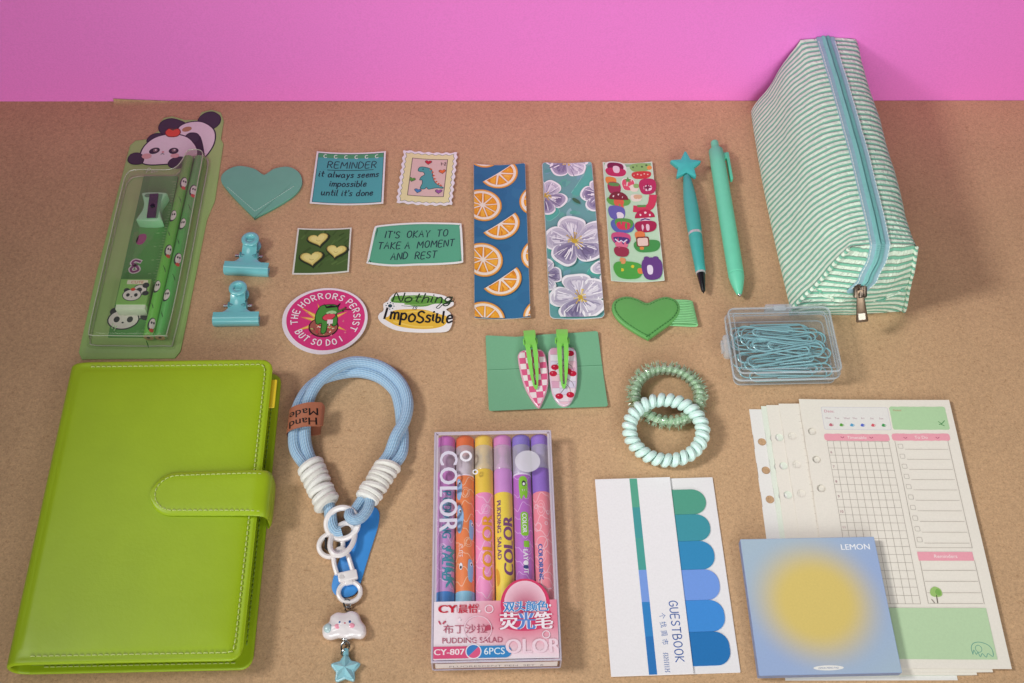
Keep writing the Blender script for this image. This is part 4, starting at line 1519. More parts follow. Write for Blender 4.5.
def sect(t, n=44):
    """cross-section from the floor on the left over the top to the floor on the right; corners sharpen towards the ends"""
    wb, wt, h = pw(t)
    e = abs(2 * t - 1) ** 6
    soft = 1 - 0.8 * e
    puff = 2.6 * math.sin(math.pi * t) ** 0.5 if 0 < t < 1 else 0
    r1, r2 = soft * 5.5, soft * 7.0                 # how far the shoulder is rounded off

    def half(wb, wt):
        return [(wb, 0.0), (wb + puff * .4, 6), ((wb * .60 + wt * .40) + puff * 1.1, h * .42), ((wb * .30 + wt * .70) + puff * 1.3, h * .72), (wt + 0.6 * puff - r1 * .12, h * .985 - r2 * .62),
                (wt - r1 * .9, h - r2 * .16)]
    A, C = half(wb[0], wt[0]), half(wb[1], wt[1])
    P = [(-p[0], p[1]) for p in A] + [(-wt[0] * .45 + 2, h * 1.012), (4.0, h * 1.022), (wt[1] * .45 + 2, h * 1.012)] + C[::-1]
    S = spline([(p[0], p[1], 0) for p in P], 8)
    # resample evenly
    d = [0.0]
    for a, c in zip(S, S[1:]):
        d.append(d[-1] + math.dist(a, c))
    out, k = [], 0
    for i in range(n + 1):
        q = d[-1] * i / n
        while k < len(d) - 2 and d[k + 1] < q:
            k += 1
        f = (q - d[k]) / max(1e-9, d[k + 1] - d[k])
        out.append((S[k][0] + (S[k + 1][0] - S[k][0]) * f, S[k][1] + (S[k + 1][1] - S[k][1]) * f, q))
    return out


NU, NV = 56, 90
b = B(STRIPE)
rows, us = [], []
for j in range(NV + 1):
    t = j / NV
    S = sect(t, NU)
    row = []
    for i, (x, z, q) in enumerate(S):
        y = t * (PL - 13.0 * (1 - min(1, z / 62)) * t ** 5) + (1 - t) ** 6 * (10.0 * min(1, z / 62) - 1.0)
        k = mnoise.noise(Vector((x * .045, y * .035, z * .045))) * 1.1 + mnoise.noise(Vector((x * .12, y * .1, z * .12))) * 0.55
        zz = z / 62
        f = min(1, zz * 3)
        dirx = (1 if x > 0 else -1) * (1 - zz * .6)
        # end edges lean in and dip between the corners
        endp = math.exp(-((t) / .03) ** 2)
        row.append((x + k * dirx * f, y + 1.2 * endp * (1 - zz), max(0.02, z + k * .5 * zz * f)))
    rows.append(row)
    us.append([q for (_, _, q) in S])
b.rings(rows, None, True, False, False, False, uvs=lambda a, i: (us[a][min(i, NU)] if i <= NU else us[a][NU], a / NV * PL))


def cap(front):
    """the end panel: from the end section's outline down to the floor, stripes running on over the edge"""
    S = rows[0] if front else rows[-1]
    S = [Vector(p) for p in S]
    h = max(p.z for p in S)
    sgn = -1 if front else 1
    nS, nT = 28, 22

    def edge_at(z, right):
        seq = S if not right else S[::-1]
        for a, c in zip(seq, seq[1:]):
            if (a.z - z) * (c.z - z) <= 0 and abs(c.z - a.z) > 1e-6 and abs(a.x) > 15:
                return a.lerp(c, (z - a.z) / (c.z - a.z))
        return seq[0]
    top = [p for p in S if p.z > h * 0.93]
    G = []
    for j in range(nT + 1):
        tt = j / nT
        row = []
        zc = (h * 0.95) * (1 - tt)
        l, r_ = edge_at(max(zc, .05), False), edge_at(max(zc, .05), True)
        for i in range(nS + 1):
            s_ = i / nS
            p = l.lerp(r_, s_)
            u = 2 * s_ - 1
            if tt < 0.25:                                       # meet the rounded top outline
                k = (1 - tt / .25) ** 2
                x = p.x
                zt = next((a.z + (c.z - a.z) * (x - a.x) / (c.x - a.x) for a, c in zip(top, top[1:]) if (a.x - x) * (c.x - x) <= 0 and abs(c.x - a.x) > 1e-6), p.z)
                p = Vector((p.x, p.y, p.z + max(0, zt - h * .95) * k))
            bulge = (7.5 if front else 5.0) * math.sin(math.pi * min(1, tt * 1.0)) ** .8 * (1 - u * u) + (2.0 * (1 - abs(u)) if front else 0) * tt
            n_ = mnoise.noise(Vector((p.x * .07, p.z * .07, 3.1 if front else 9.2))) * 1.0 * math.sin(math.pi * tt) * (1 - abs(u) ** 3)
            p = Vector((p.x, p.y + sgn * (bulge + n_), max(p.z, .02)))
            row.append(tuple(p))
        G.append(row)
    flip = lambda f: f if front else f[::-1]
    ids = [[b.vert(p) for p in row] for row in G]
    for j in range(nT):
        for i in range(nS):
            def uv_(jj, ii):
                s_ = 2 * ii / nS - 1
                fan = (abs(s_) ** 2.0) * 15 * (jj / nT - 0.15)            # the stripes turn down towards the side seams
                return (ii * 70 / nS, -(jj / nT) * h + (0 if front else PL + 2 * (jj / nT) * h) + (fan if front else 0))
            b.face(flip([ids[j][i], ids[j + 1][i], ids[j + 1][i + 1], ids[j][i + 1]]), None, True,
                   flip([uv_(j, i), uv_(j + 1, i), uv_(j + 1, i + 1), uv_(j, i + 1)]))
    return G


FC = cap(True)
BC = cap(False)
b.build('fabric_body', po, sharp=70)
# piped seams folding over at the front corners, and the gusset fold across the front
b = B(STRIPE)
for right in (False, True):
    line = [Vector(row[-1] if right else row[0]) for row in FC]
    pth = [(p.x + (0.4 if right else -0.4), p.y - 0.5, max(0.7, p.z)) for p in line]
    n0 = len(b.f)
    b.tube(pth, [1.3] * len(pth), False, 8)
    for k in range(n0, len(b.f)):
        b.uv[k] = [(0.6 * b.v[i][0], 0.9 * b.v[i][2] + .3 * b.v[i][0]) for i in b.f[k]]
fold = []
for s_ in range(0, 29):
    j = 13 + int(round(3 * (1 - abs(2 * s_ / 28 - 1))))
    p = FC[min(j, 22)][s_]
    fold.append((p[0], p[1] - 0.25, p[2]))
n0 = len(b.f)
b.tube(fold[1:11], [0.5] + [1.0] * 8 + [0.3], False, 6)
b.tube(fold[18:28], [0.3] + [1.0] * 8 + [0.5], False, 6)
for k in range(n0, len(b.f)):
    b.uv[k] = [(b.v[i][0], 0.9 * b.v[i][2] + .1 * b.v[i][0]) for i in b.f[k]]
b.build('seam', po)

ZX = (1.0, 2.0, 2.6, 2.2, 1.4, -2.0, -7.0)
# zip: tape along the top and down the front, coil teeth, white stitching, slider with pull tab
line = []
for j in range(NV, -1, -2):
    p = max(rows[j], key=lambda q: q[2] - abs(q[0]) * .2)
    line.append((0.0, rows[j][NU // 2][1], rows[j][NU // 2][2]))
for j in range(1, 12):
    q = FC[j][14]
    line.append((0.0, q[1], q[2]))
line = [tuple(p) for p in spline(line, 2)]
n_ = len(line)


ZIPX = [(0, ZX[0]), (.22, ZX[1]), (.45, ZX[2]), (.66, ZX[3]), (.84, ZX[4]), (.93, ZX[5]), (1, ZX[6])]


def off(k, dist):
    a, c = Vector(line[max(k - 2, 0)]), Vector(line[min(k + 2, n_ - 1)])
    t = (c - a).normalized()
    nn = Vector((0, t.z, -t.y)) if True else None
    if nn.z < 0 and k < n_ * .7:
        nn = -nn
    if k >= n_ * .7 and nn.y > 0:
        nn = -nn
    return Vector(line[k]) + nn * dist


def shift(k):                                                   # the zip bows out to the right before it turns down the front
    f = k / (n_ - 1)
    P = ZIPX
    for (f0, x0), (f1, x1) in zip(P, P[1:]):
        if f <= f1:
            t = (f - f0) / (f1 - f0)
            t = t * t * (3 - 2 * t)
            return x0 + (x1 - x0) * t
    return P[-1][1]


def strip(b, x0, x1, d0, d1, c, k0=0, k1=None, cut=1):
    k = lin(c)
    rr = []
    for i in range(k0, k1 or n_, cut):
        s = shift(i)
        A, D = off(i, d0), off(i, d1)
        rr.append([(x0 + s, A.y, A.z), (x0 + s + .2, D.y, D.z), (x1 + s - .2, D.y, D.z), (x1 + s, A.y, A.z)])
    b.rings(rr, k, False)


b = B(fabric())
strip(b, -6.4, -1.6, -0.6, 0.9, '#93b6c2')
strip(b, 1.6, 6.4, -0.6, 0.9, '#93b6c2')
b.build('zip_tape', po)
b = B(mat('zip_nylon', 0.4, var=(300, 0.05)))
strip(b, -2.8, 2.8, -0.4, 0.8, '#7fb3b4')
for sx in (-1, 1):
    for i in range(0, n_ - 2):
        for q in (0, .5):
            A, C = off(i, 1.0), off(i + 1, 1.0)
            p = A.lerp(C, q)
            s = shift(i + q)
            b.tube([(s + sx * 2.7, p.y, p.z - .2), (s + sx * 2.2, p.y, p.z + .55), (s + sx * .5, p.y - .3, p.z + .5)], .42, False, 5, '#83c3c0' if sx < 0 else '#7fbcbb')
b.build('zip_teeth', po)
b = B(mat('thread', 0.7))
for sx in (-1, 1):
    stitches(b, [(shift(k) + sx * 5.8, off(k, .95).y, off(k, .95).z) for k in range(2, n_ - 2)], 2.6, 1.9, 0.26, 0, '#dfe6e2', .12)
b.build('zip_stitching', po)
sl = off(n_ - 3, 1.6)
b = B(mat('aged_brass', 0.3, metal=1.0, var=(250, 0.15), col=None))
b.T = Matrix.Translation((shift(n_ - 3), sl.y, sl.z)) @ Matrix.Rotation(R(38), 4, 'X')
b.slab(rrect(-4.2, -4.5, 4.2, 4.8, (1.2, 1.2, 3, 3), 3), 0, 2.6, .6, 2, .3, '#75665a')
b.slab(rrect(-1.5, -4.2, 1.5, 3.4, .8, 3), 2.6, 4.4, .6, 2, 0, '#7d6f64')
b.build('zip_slider', po)
b = B(mat('aged_brass', 0.3))
b.T = Matrix.Translation((shift(n_ - 3) - 0.2, sl.y - 1.5, sl.z + 0.5)) @ Matrix.Rotation(R(-22), 4, 'Y') @ Matrix.Rotation(R(58), 4, 'X') @ Matrix.Rotation(R(-8), 4, 'Z')
o = [(-1.8, 2.5), (1.8, 2.5), (2.4, -3), (3.8, -19.4), (3.4, -20.4), (-3.4, -20.4), (-3.8, -19.4), (-2.4, -3)]
b.slab(o, 1.4, 2.6, .35, 2, .2, '#7d6a5a')
b.z = 2.62
b.rect(-1.3, -3, 1.3, 0.6, '#1d1815', .6)
b.slab(rrect(-2.3, -18.6, 2.3, -13.6, .4), 2.6, 2.9, .2, 1, 0, '#c5b9ac')
b.build('pull_tab', po)

# ------------------------------------------------------------------ box of paper clips
BX, BR = (174.2, -6.0), 2.4
cb = thing('clip_box', 'small clear hinged plastic box holding pale blue paper clips', 'plastic box', (BX[0], BX[1], 0), BR)
CL = clear('clear_box', '#f3f6f8', 0.07, 0.07, 1.1, '#eef2f6')
CLE = clear('clear_box_edge', '#eef3f6', 0.30, 0.12, 1.3, '#f2f5f8')
bo = rrect(-32.5, -24, 32.5, 24, 4, 5)
bo2 = rrect(-34, -25.4, 34, 25.4, 5, 5)
b = B(CL)
b.rings([[(p[0], p[1], 0.3) for p in inset(ccw(bo), .8)], [(p[0], p[1], 1.4) for p in ccw(bo)], [(p[0], p[1], 10) for p in ccw(inset(bo, -.4))]], None, True, True, False)
b.build('tray', cb)
b = B(CL)
b.rings([[(p[0], p[1], 9.2) for p in ccw(bo2)], [(p[0], p[1], 15.4) for p in inset(ccw(bo2), .3)], [(p[0], p[1], 16.6) for p in inset(ccw(bo2), .9)], [(p[0], p[1], 17.0) for p in inset(ccw(bo2), 2)]], None, True, False, True)
b.build('lid', cb)
b = B(CLE)
b.tube([(p[0], p[1], 16.5) for p in inset(ccw(bo2), 1.0)], .7, True, 6)
b.tube([(p[0], p[1], 15.6) for p in inset(ccw(bo2), 4.2)], .35, True, 5)
b.tube([(p[0], p[1], 9.3) for p in ccw(bo2)], .6, True, 6)
b.tube([(p[0], p[1], 7.4) for p in inset(ccw(bo2), .6)], .5, True, 6)
b.tube([(p[0], p[1], 1.0) for p in inset(ccw(bo), .2)], .5, True, 6)
b.build('rim', cb)
b = B(CLE)
b.slab(rrect(-38.2, -7.5, -33.6, 7.5, (2.4, .3, .3, 2.4), 3), 5.5, 12.6, .8, 2, .5)
b.slab(rrect(-39.4, -4, -37.6, 4, .5, 3), 6.5, 11, .5, 2, .3)
b.build('latch', cb)
b = B(CLE)
b.slab(rrect(-8, 24.8, 10, 28, .8, 3), 10.5, 16.2, .8, 2, .5)
b.slab(rrect(-3, 22.4, 5, 26.4, .8, 3), 16.0, 17.4, .4, 2, 0)
b.build('hinge', cb)

WIRE = mat('coated_wire', 0.3, coat=0.4, var=(120, 0.04))


def paper_clip_mesh(L, w, turn):
    b = B(WIRE)
    r1, r2, r3 = w / 2, w / 2 - 1.1, w / 2 - 2.0
    h = L / 2
    p = [(-h * .45, r1 - 0.1, 0), (h - r1, r1, 0)]
    p += [(h - r1 + r1 * math.cos(R(a)), r1 * math.sin(R(a)), 0) for a in range(75, -91, -15)]
    p += [(-h + r2, -r1, 0.2)]
    p += [(-h + r2 - r2 * math.sin(R(a)), -r1 + r2 - r2 * math.cos(R(a)) + 0.0, .35) for a in range(15, 181, 15)]
    p += [(h * .62 - r3, -r1 + 2 * r2, .7)]
    p += [(h * .62 - r3 + r3 * math.cos(R(a)), -r1 + 2 * r2 - r3 + r3 * math.sin(R(a)), .9) for a in range(75, -91, -15)]
    p += [(-h * .3, -r1 + 2 * r2 - 2 * r3, .9)]
    b.tube(p, .52, False, 7, '#8fc6cc')
    return b


cl0 = paper_clip_mesh(50, 9.5, 0).build('paper_clip')
RC = random.Random(21)
clips = [(-3, 14.5, 3, 0), (2, 12.4, -2, 1), (-4, 10, 4, 2), (4, 9.2, -5, 3), (-6, 6.6, 2, 1), (0, 5.4, -7, 4), (5, 4, 6, 5), (-5, 2, -10, 3), (3, 0.6, -6, 6), (-2, -1.4, 8, 2), (6, -3, -11, 7),
         (-4, -4.8, 3, 4), (2, -6, 12, 6), (-7, -8.6, -4, 1), (4, -9.8, 5, 5), (0, -12, -2, 3), (-3, -14, 1, 0), (6, -14.8, -3, 2), (1, -7.4, 9, 8), (-2, 8, -8, 7), (3, -17, 1, 0), (-5, 16.2, 0, 0)]
for i, (x, y, a, lv) in enumerate(clips):
    o = cl0 if i == 0 else cl0.copy()
    if i:
        COL.objects.link(o)
    c, s = math.cos(R(BR)), math.sin(R(BR))
    o.location = ((BX[0] + x * c - y * s) * MM, (BX[1] + x * s + y * c) * MM, (1.1 + 0.58 + lv * 1.05) * MM)
    o.rotation_euler = (R(RC.uniform(-4, 4)) if lv else 0, R(RC.uniform(-2.0, 2.0)) if lv > 1 else 0, R(a + BR + (180 if i % 3 == 1 else 0)))
    tag(o, 'pale blue coated paper clip in the heap inside the clear box', 'paper clip', 'paper clips in the box')

# ------------------------------------------------------------------ green heart hair tie
ht = thing('hair_tie', 'green padded heart with stitched edge on a pale green elastic band', 'hair tie', (88.6, 19.5, 0), 0)
b = B(leather())
ho = [(p[0], p[1]) for p in spline([(p[0], p[1], 0) for p in [(-22.4, 4.4), (-20.6, 11.8), (-13, 15.4), (-5.4, 13.8), (1, 10.4), (7.6, 13.6), (14.4, 15.6), (21, 12.6), (23.2, 5.6), (19.4, -2.6), (10, -10.8), (1.4, -17.8), (-0.6, -17.9), (-9, -12.4), (-18, -4.4)]], 4, True)]
b.slab(ho, 1.0, 4.0, 1.0, 3, .5, '#66a85c', dome=0.7)
b.build('padded_heart', ht)
b = B(mat('thread', 0.7))
q = inset(ccw(ho), 2.0)
stitches(b, [(p[0], p[1], 4.15) for p in q + q[:1]], 2.3, 1.6, .3, 0, '#3a7a38', .15)
b.build('stitching', ht)
b = B(mat('elastic', 0.75, var=(300, .05), bump=(1200, .3, .15)))
for k in range(14):
    y0 = -4.2 + k * 1.36
    sk = -0.12 * y0
    b.tube(spline([(8, y0 - 1, .9), (20, y0 - 1.2, .9), (31 + sk, y0 - 1.6, 1.0), (33.2 + sk, y0 - 1.4, 2.2), (31 + sk, y0 - 1.0, 3.4), (23, y0 - .5, 3.2), (12, y0, 2.2)], 4), .86, False, 7, '#86c98a' if k % 2 else '#8bcd8f', flat=.7)
b.build('elastic_band', ht)

# ------------------------------------------------------------------ hair clips on their card
HC = (22.2, -23.7)
b = B(paper())
o = [(-39.6, 26.4), (-38.6, 27), (-20, 26.2), (0, 28.4), (20, 30), (33.0, 31.4), (34.2, 30.6), (36.6, 3), (38.9, -24), (38, -25), (0, -27.2), (-35, -29.6), (-36.2, -28.6), (-38, 0)]
b.slab(o, 0.1, 0.7, 0.1, 1, 0, '#74ae88')
b.z = .72
b.stroke([(-37.6, 1.2), (36.4, 6.0)], .5, '#4f8a66'); b.stroke([(-37.6, 0.7), (36.4, 5.5)], .3, '#86bd98')
tag(b.build('display_card', None, (HC[0], HC[1], 0), 0, bend=(lambda x, y: 0.03 * max(0, abs(y - 2) - 1) ** 1.2, -40, 40, 1, -30, 32, 12)),
    'green folded card under the two pink hair clips', 'card')


def hair_clip(x, y, rot, label, kind):
    t = thing('hair_clip', label, 'hair clip', (x, y, 1.2), rot, 'hair clips on the green card')
    if kind == 0:
        o = spline([(p[0], p[1], 0) for p in [(-8.6, 12), (-9.2, 8), (-8.6, -2), (-6.6, -14), (-2.4, -24.5), (0.6, -28.4), (3.4, -24.5), (7.8, -14), (9.2, -2), (8.8, 9), (7.4, 13), (4, 15), (-5.4, 14.6)]], 4, True)
    else:
        o = spline([(p[0], p[1], 0) for p in [(-8.8, 13), (-9.2, 8), (-9.0, -4), (-7.6, -18), (-4.4, -25), (-1.4, -27.4), (1.4, -27.4), (4.6, -24.6), (8.0, -16), (9.2, -2), (9, 10), (8, 14), (4, 16), (-6, 15.4)]], 4, True)
    o = ccw([(p[0], p[1]) for p in o])
    b = B(mat('resin', 0.16, coat=0.6, var=(200, .03)))
    b.slab(o, 0, 3.0, .9, 3, .4, '#e2a8bb' if kind == 0 else '#dcc0d0')
    b.z = 3.03
    q = inset(o, .9)
    if kind == 0:
        b.poly(q, '#e0638c'); b.up()
        for i in range(-3, 3):
            for j in range(-8, 5):
                if (i + j) % 2:
                    continue
                cell = clip_convex([(i * 4.3 + .1, j * 4.3 + .1), (i * 4.3 + 4.2, j * 4.3 + .1), (i * 4.3 + 4.2, j * 4.3 + 4.2), (i * 4.3 + .1, j * 4.3 + 4.2)], q)
                if cell:
                    b.poly(cell, RND.choice(['#f0dfe2', '#ecd2da', '#f3e6e6']))
    else:
        b.poly(q, '#e3c6d4'); b.up()
        for i in range(-2, 3):
            for j in range(-7, 5):
                cell = clip_convex([(i * 5.4 - 2.6, j * 5.0 + .1), (i * 5.4 + 2.6, j * 5.0 + .1), (i * 5.4 + 2.6, j * 5.0 + 4.9), (i * 5.4 - 2.6, j * 5.0 + 4.9)], q)
                if cell:
                    b.poly(cell, ['#ead9e0', '#dda6bf', '#d9cfe2', '#ecc3cf', '#e5dce6'][(i * 3 + j * 2) % 5])
        b.up()
        for j in range(-5, 4):
            b.stroke([(-7.6 + max(0, -j - 3) * 1.4, j * 5), (7.6 - max(0, -j - 3) * 1.4, j * 5)], .22, '#b78aa4')
        b.up()
        for (cx, cy) in ((-5.6, 0), (-7, -4.6), (4.4, 11), (6.6, -3), (3.6, -1.8), (-3, -21), (4, -19.4), (6.6, -15)):
            b.stroke(spline([(cx, cy + 1, 0), (cx * .6 + 1.4, cy + 4.4, 0), (1.8, cy + 7, 0)], 4) if cy < 8 else [(cx, cy), (cx + .1, cy + .1)], .3, '#5a4a44')
        b.up()
        for (cx, cy) in ((-5.2, 0.4), (-6.4, -4.4), (5, 10.8), (6.0, -4.4), (3.0, -2.6), (-3, -21), (4, -20), (6.0, -16.4)):
            if pin((cx * 1.25, cy), q):
                b.disc(cx, cy, 2.5, 2.1, '#c22440'); b.up(.004)
                b.disc(cx - .6, cy + .6, .5, .4, '#e68a98', 0, 8); b.up(.004)
    b.build('resin_plate', t)
    b = B(mat('lime_metal', .35, coat=.3, var=(120, .03)))
    c = '#86d75e'
    # the prong: a bent strip with a slot
    k = lin(c)
    prof = [(29.0, 2.6, 3.7), (28.2, 4.2, 3.8), (24, 5.4, 3.8), (21.5, 5.6, 3.5), (20.4, 5.6, 3.1), (16, 6.2, 3.7), (8, 6.4, 3.6), (3, 5.6, 3.3), (-6, 4.4, 2.6), (-13, 3.9, 1.6), (-15.8, 3.7, .7)]

    def strip_(x0, x1, i0, i1):
        rr = []
        for (y, z, w) in prof[i0:i1]:
            rr.append([(x0(w), y, z), (x1(w), y, z), (x1(w), y, z + .8), (x0(w), y, z + .8)])
        b.rings(rr, k, False)
    strip_(lambda w: -w, lambda w: w, 0, 6)
    strip_(lambda w: -w, lambda w: -.75, 5, 10)
    strip_(lambda w: .75, lambda w: w, 5, 10)
    strip_(lambda w: -w, lambda w: w, 9, 11)
    b.box(-3.6, 17.6, .6, 3.6, 27.5, 1.6, .3, c)
    b.tube([(-4.6, 20, 3.4), (4.6, 20, 3.4)], .8, False, 8, '#b8c4b4')
    b.tube([(-4.2, 17.6, 4.2), (-4.2, 20, 4.8), (-4.2, 22, 4.2)], .5, False, 6, c)
    b.tube([(4.2, 17.6, 4.2), (4.2, 20, 4.8), (4.2, 22, 4.2)], .5, False, 6, c)
    b.build('metal_prong', t)


def pin(p, poly):
    x, y = p[0], p[1]
    r = False
    for i in range(len(poly)):
        a, c = poly[i - 1], poly[i]
        if (a[1] > y) != (c[1] > y) and x < (c[0] - a[0]) * (y - a[1]) / (c[1] - a[1]) + a[0]:
            r = not r
    return r


hair_clip(HC[0] - 8.2, HC[1] + 0.6, 6, 'pointed hair clip in pink and white checks with a lime prong', 0)
hair_clip(HC[0] + 10.8, HC[1] + 1.6, 1, 'rounded hair clip in pale pink plaid with red cherries and a lime prong', 1)


# ------------------------------------------------------------------ two coiled hair rings
def coil(R0, rx, rz, wire, turns, c, name, material, n=14, sq=.93):
    b = B(material)
    pts = []
    tot = turns * n
    for i in range(tot):
        a = 2 * math.pi * i / tot
        q = 2 * math.pi * turns * i / tot
        rr = R0 + rx * math.cos(q)
        pts.append((rr * math.cos(a), rr * math.sin(a) * sq, rz * math.sin(q)))
    b.tube(pts, wire, True, 8, c)
    return b


g1 = thing('hair_coil', 'translucent spiky green beaded hair ring, partly under the mint one', 'hair ring', (98.4, -41.6, 5.2), 0, 'coiled hair rings')
GR = clear('clear_green_resin', '#e4f4e2', .30, .06, 2.2, '#d6eed6')
coil(20.6, 3.0, 3.3, 1.5, 32, '#9cc8a0', 'x', GR, 12).build('outer_coil', g1)
b = B(mat('silver_green_core', .25, metal=.15, var=(900, .3)))
b.tube([(20.6 * math.cos(2 * math.pi * i / 60), 20.6 * .93 * math.sin(2 * math.pi * i / 60), 0) for i in range(60)], 2.0, True, 8, '#e0eedc')
b.build('core', g1)
b = B(clear('soft_spike', '#eaf6ea', .35, .15, 1.2, '#cfe8d0'))
for i in range(150):
    a = RC.uniform(0, 2 * math.pi)
    e = RC.uniform(-.5, 1.2)
    d = Vector((math.cos(a) * math.cos(e), math.sin(a) * math.cos(e), math.sin(e)))
    p = Vector((20.6 * math.cos(a), 20.6 * .93 * math.sin(a), 0)) + d * 3.6
    q = p + d * RC.uniform(1.6, 3.0) + Vector((RC.uniform(-.6, .6), RC.uniform(-.6, .6), 0))
    b.tube([tuple(p), tuple(p.lerp(q, .5)), tuple(q)], [.55, .35, .08], False, 5)
b.build('soft_spikes', g1)

g2 = thing('hair_coil', 'pale mint coiled hair ring lying on top of the spiky green one', 'hair ring', (95.7, -68.4, 8.7), 0, 'coiled hair rings')
g2.rotation_euler = (R(9), 0, 0)
coil(22.6, 2.6, 2.9, 2.3, 27, '#d2ebe4', 'x', mat('mint_rubber', .38, var=(150, .03), sss=.15), 14, .87).build('coil', g2)

# ------------------------------------------------------------------ lime binder
BN = (-270.2, -222.0)
bn = thing('ring_binder', 'lime green leather planner binder closed by a rounded strap', 'binder', (BN[0], BN[1], 0), 2.0)
LW, LB, LH = 127.0, 129.6, 190.0                  # front width, back width, height
LIME = '#9fba1b'
LM = mat('lime_leather', 0.40, bump=(520, 0.4, 0.16), var=(45, 0.035), spec=0.45, bump2=(70, 0.18, 0.4))


def corner_trim(x, w, r=7.0):
    d = x - (w - r)
    return 0.0 if d <= 0 else r - math.sqrt(max(0, r * r - d * d))


def cover_path():
    """centre line of the wrapped cover, from the front right edge over the spine to the back right edge: (x, z)"""
    P = [(LW, 17.4), (LW - 4, 17.8), (LW - 14, 18.3), (LW - 60, 18.8), (24, 18.8), (10, 18.4), (3.6, 16.6), (0.4, 12.4), (0.0, 7.6), (1.8, 3.4), (6.5, 1.5), (14, 1.2), (60, 1.2), (LB - 14, 1.2), (LB - 4, 1.2), (LB, 1.2)]
    return [(p[0], p[1]) for p in spline([(p[0], p[1], 0) for p in P], 5)]


CPATH = cover_path()
b = B(LM)
b.col = lin(LIME)
NY = 50
outer, inner = [], []
for i, (x, z) in enumerate(CPATH):
    a, c = CPATH[max(i - 1, 0)], CPATH[min(i + 1, len(CPATH) - 1)]
    t = Vector((c[0] - a[0], c[1] - a[1])).normalized()
    nn = Vector((t.y, -t.x))                                   # outward
    tr = corner_trim(x, LW if z > 7 else LB)
    y0, y1 = tr, LH - tr
    ro, ri = [], []
    for j in range(NY + 1):
        s_ = j / NY
        s_ = 0.5 - 0.5 * math.cos(math.pi * s_)
        y = y0 + (y1 - y0) * s_
        e = min(s_ * (y1 - y0), (1 - s_) * (y1 - y0))
        th = 1.15 * math.sqrt(max(0.0, 1 - max(0, 1 - e / 1.1) ** 2)) if e < 1.1 else 1.15
        th = max(th, .05)
        if i < 2 or i > len(CPATH) - 3:
            th *= 0.55
        pad = 0.0
        if z > 9 and x > 8:                                    # the padded front swells a little inside the seam
            ex = min(e, LW - x)
            pad = 0.9 * (1 - math.exp(-max(0, ex - 4.6) / 9.0)) - 0.35 * math.exp(-((ex - 4.2) / 1.1) ** 2)
            pad += 0.35 * mnoise.noise(Vector((x * .02, y * .02, 1.7)))
        ro.append((x + nn.x * (th + pad), y, max(.02, z + nn.y * (th + pad))))
        ri.append((x - nn.x * th, y, z - nn.y * th))
    outer.append(ro)
    inner.append(ri)
b.rings(outer, None, True, False, False, False)
b.rings([r[::-1] for r in inner], None, True, False, False, False)
for A, C in ((outer[0], inner[0]), (inner[-1], outer[-1])):
    ia = [b.vert(p) for p in A]; ic = [b.vert(p) for p in C]
    for j in range(NY):
        b.face([ia[j], ia[j + 1], ic[j + 1], ic[j]], None, True)
for j in (0, NY):
    ia = [b.vert(r[j]) for r in outer]; ic = [b.vert(r[j]) for r in inner]
    for i in range(len(outer) - 1):
        b.face([ia[i], ia[i + 1], ic[i + 1], ic[i]], None, True)
cov = b.build('cover', bn, sharp=80)
b = B(mat('thread', 0.7))
zt = 19.95
e = 4.2
pth = [(14, LH - e, zt), (LW - 7 - e * .2, LH - e, zt - .4)] + [(LW - e - 4 + 4 * math.cos(R(a)), LH - e - 4 + 4 * math.sin(R(a)), zt - .7) for a in (60, 30)] + [(LW - e, LH - 12, zt - .8), (LW - e, 12, zt - .8)] + \
      [(LW - e - 4 + 4 * math.cos(R(a)), e + 4 - 4 * math.sin(R(a)), zt - .7) for a in (30, 60)] + [(LW - 9, e, zt - .4), (60, e, zt), (14, e, zt)]
stitches(b, pth, 3.3, 2.2, .38, 0, '#c3cf7c', .42)
stitches(b, [(LB - 4.2, LH - 12, 2.4), (LB - 4.2, 12, 2.4)], 3.3, 2.2, .38, 0, '#7f9a2c', .3)
stitches(b, [(LB - 9, 3.6, 2.4), (14, 3.6, 2.4)], 3.3, 2.2, .38, 0, '#b5c268', .3)
b.build('stitching', cov)
# lining, ring spine, leaves and divider inside
b = B(mat('lining', .7, var=(80, .06)))
b.slab(rrect(11, 6, LB - 7, LH - 6, 3), 2.45, 4.2, .4, 2, 0, '#6d8122')
b.slab(rrect(8, 4.5, 44, LH - 4.5, 1), 2.42, 3.4, .3, 1, 0, '#7c9226')
b.build('lining_pocket', bn)
b = B(mat('leaf_edges', .8, var=(600, .1)))
b.slab(rrect(24, 14, LW - 14, LH - 10, 2), 4.25, 15.2, .2, 1, 0, '#c9c7ae')
b.build('paper_block', bn)
b = B(gloss_print())
b.slab(rrect(LW - 20, LH - 33, LW + 3.2, LH - 13, .6), 15.3, 15.8, .1, 1, 0, '#e3c329')
b.build('index_tab', bn)
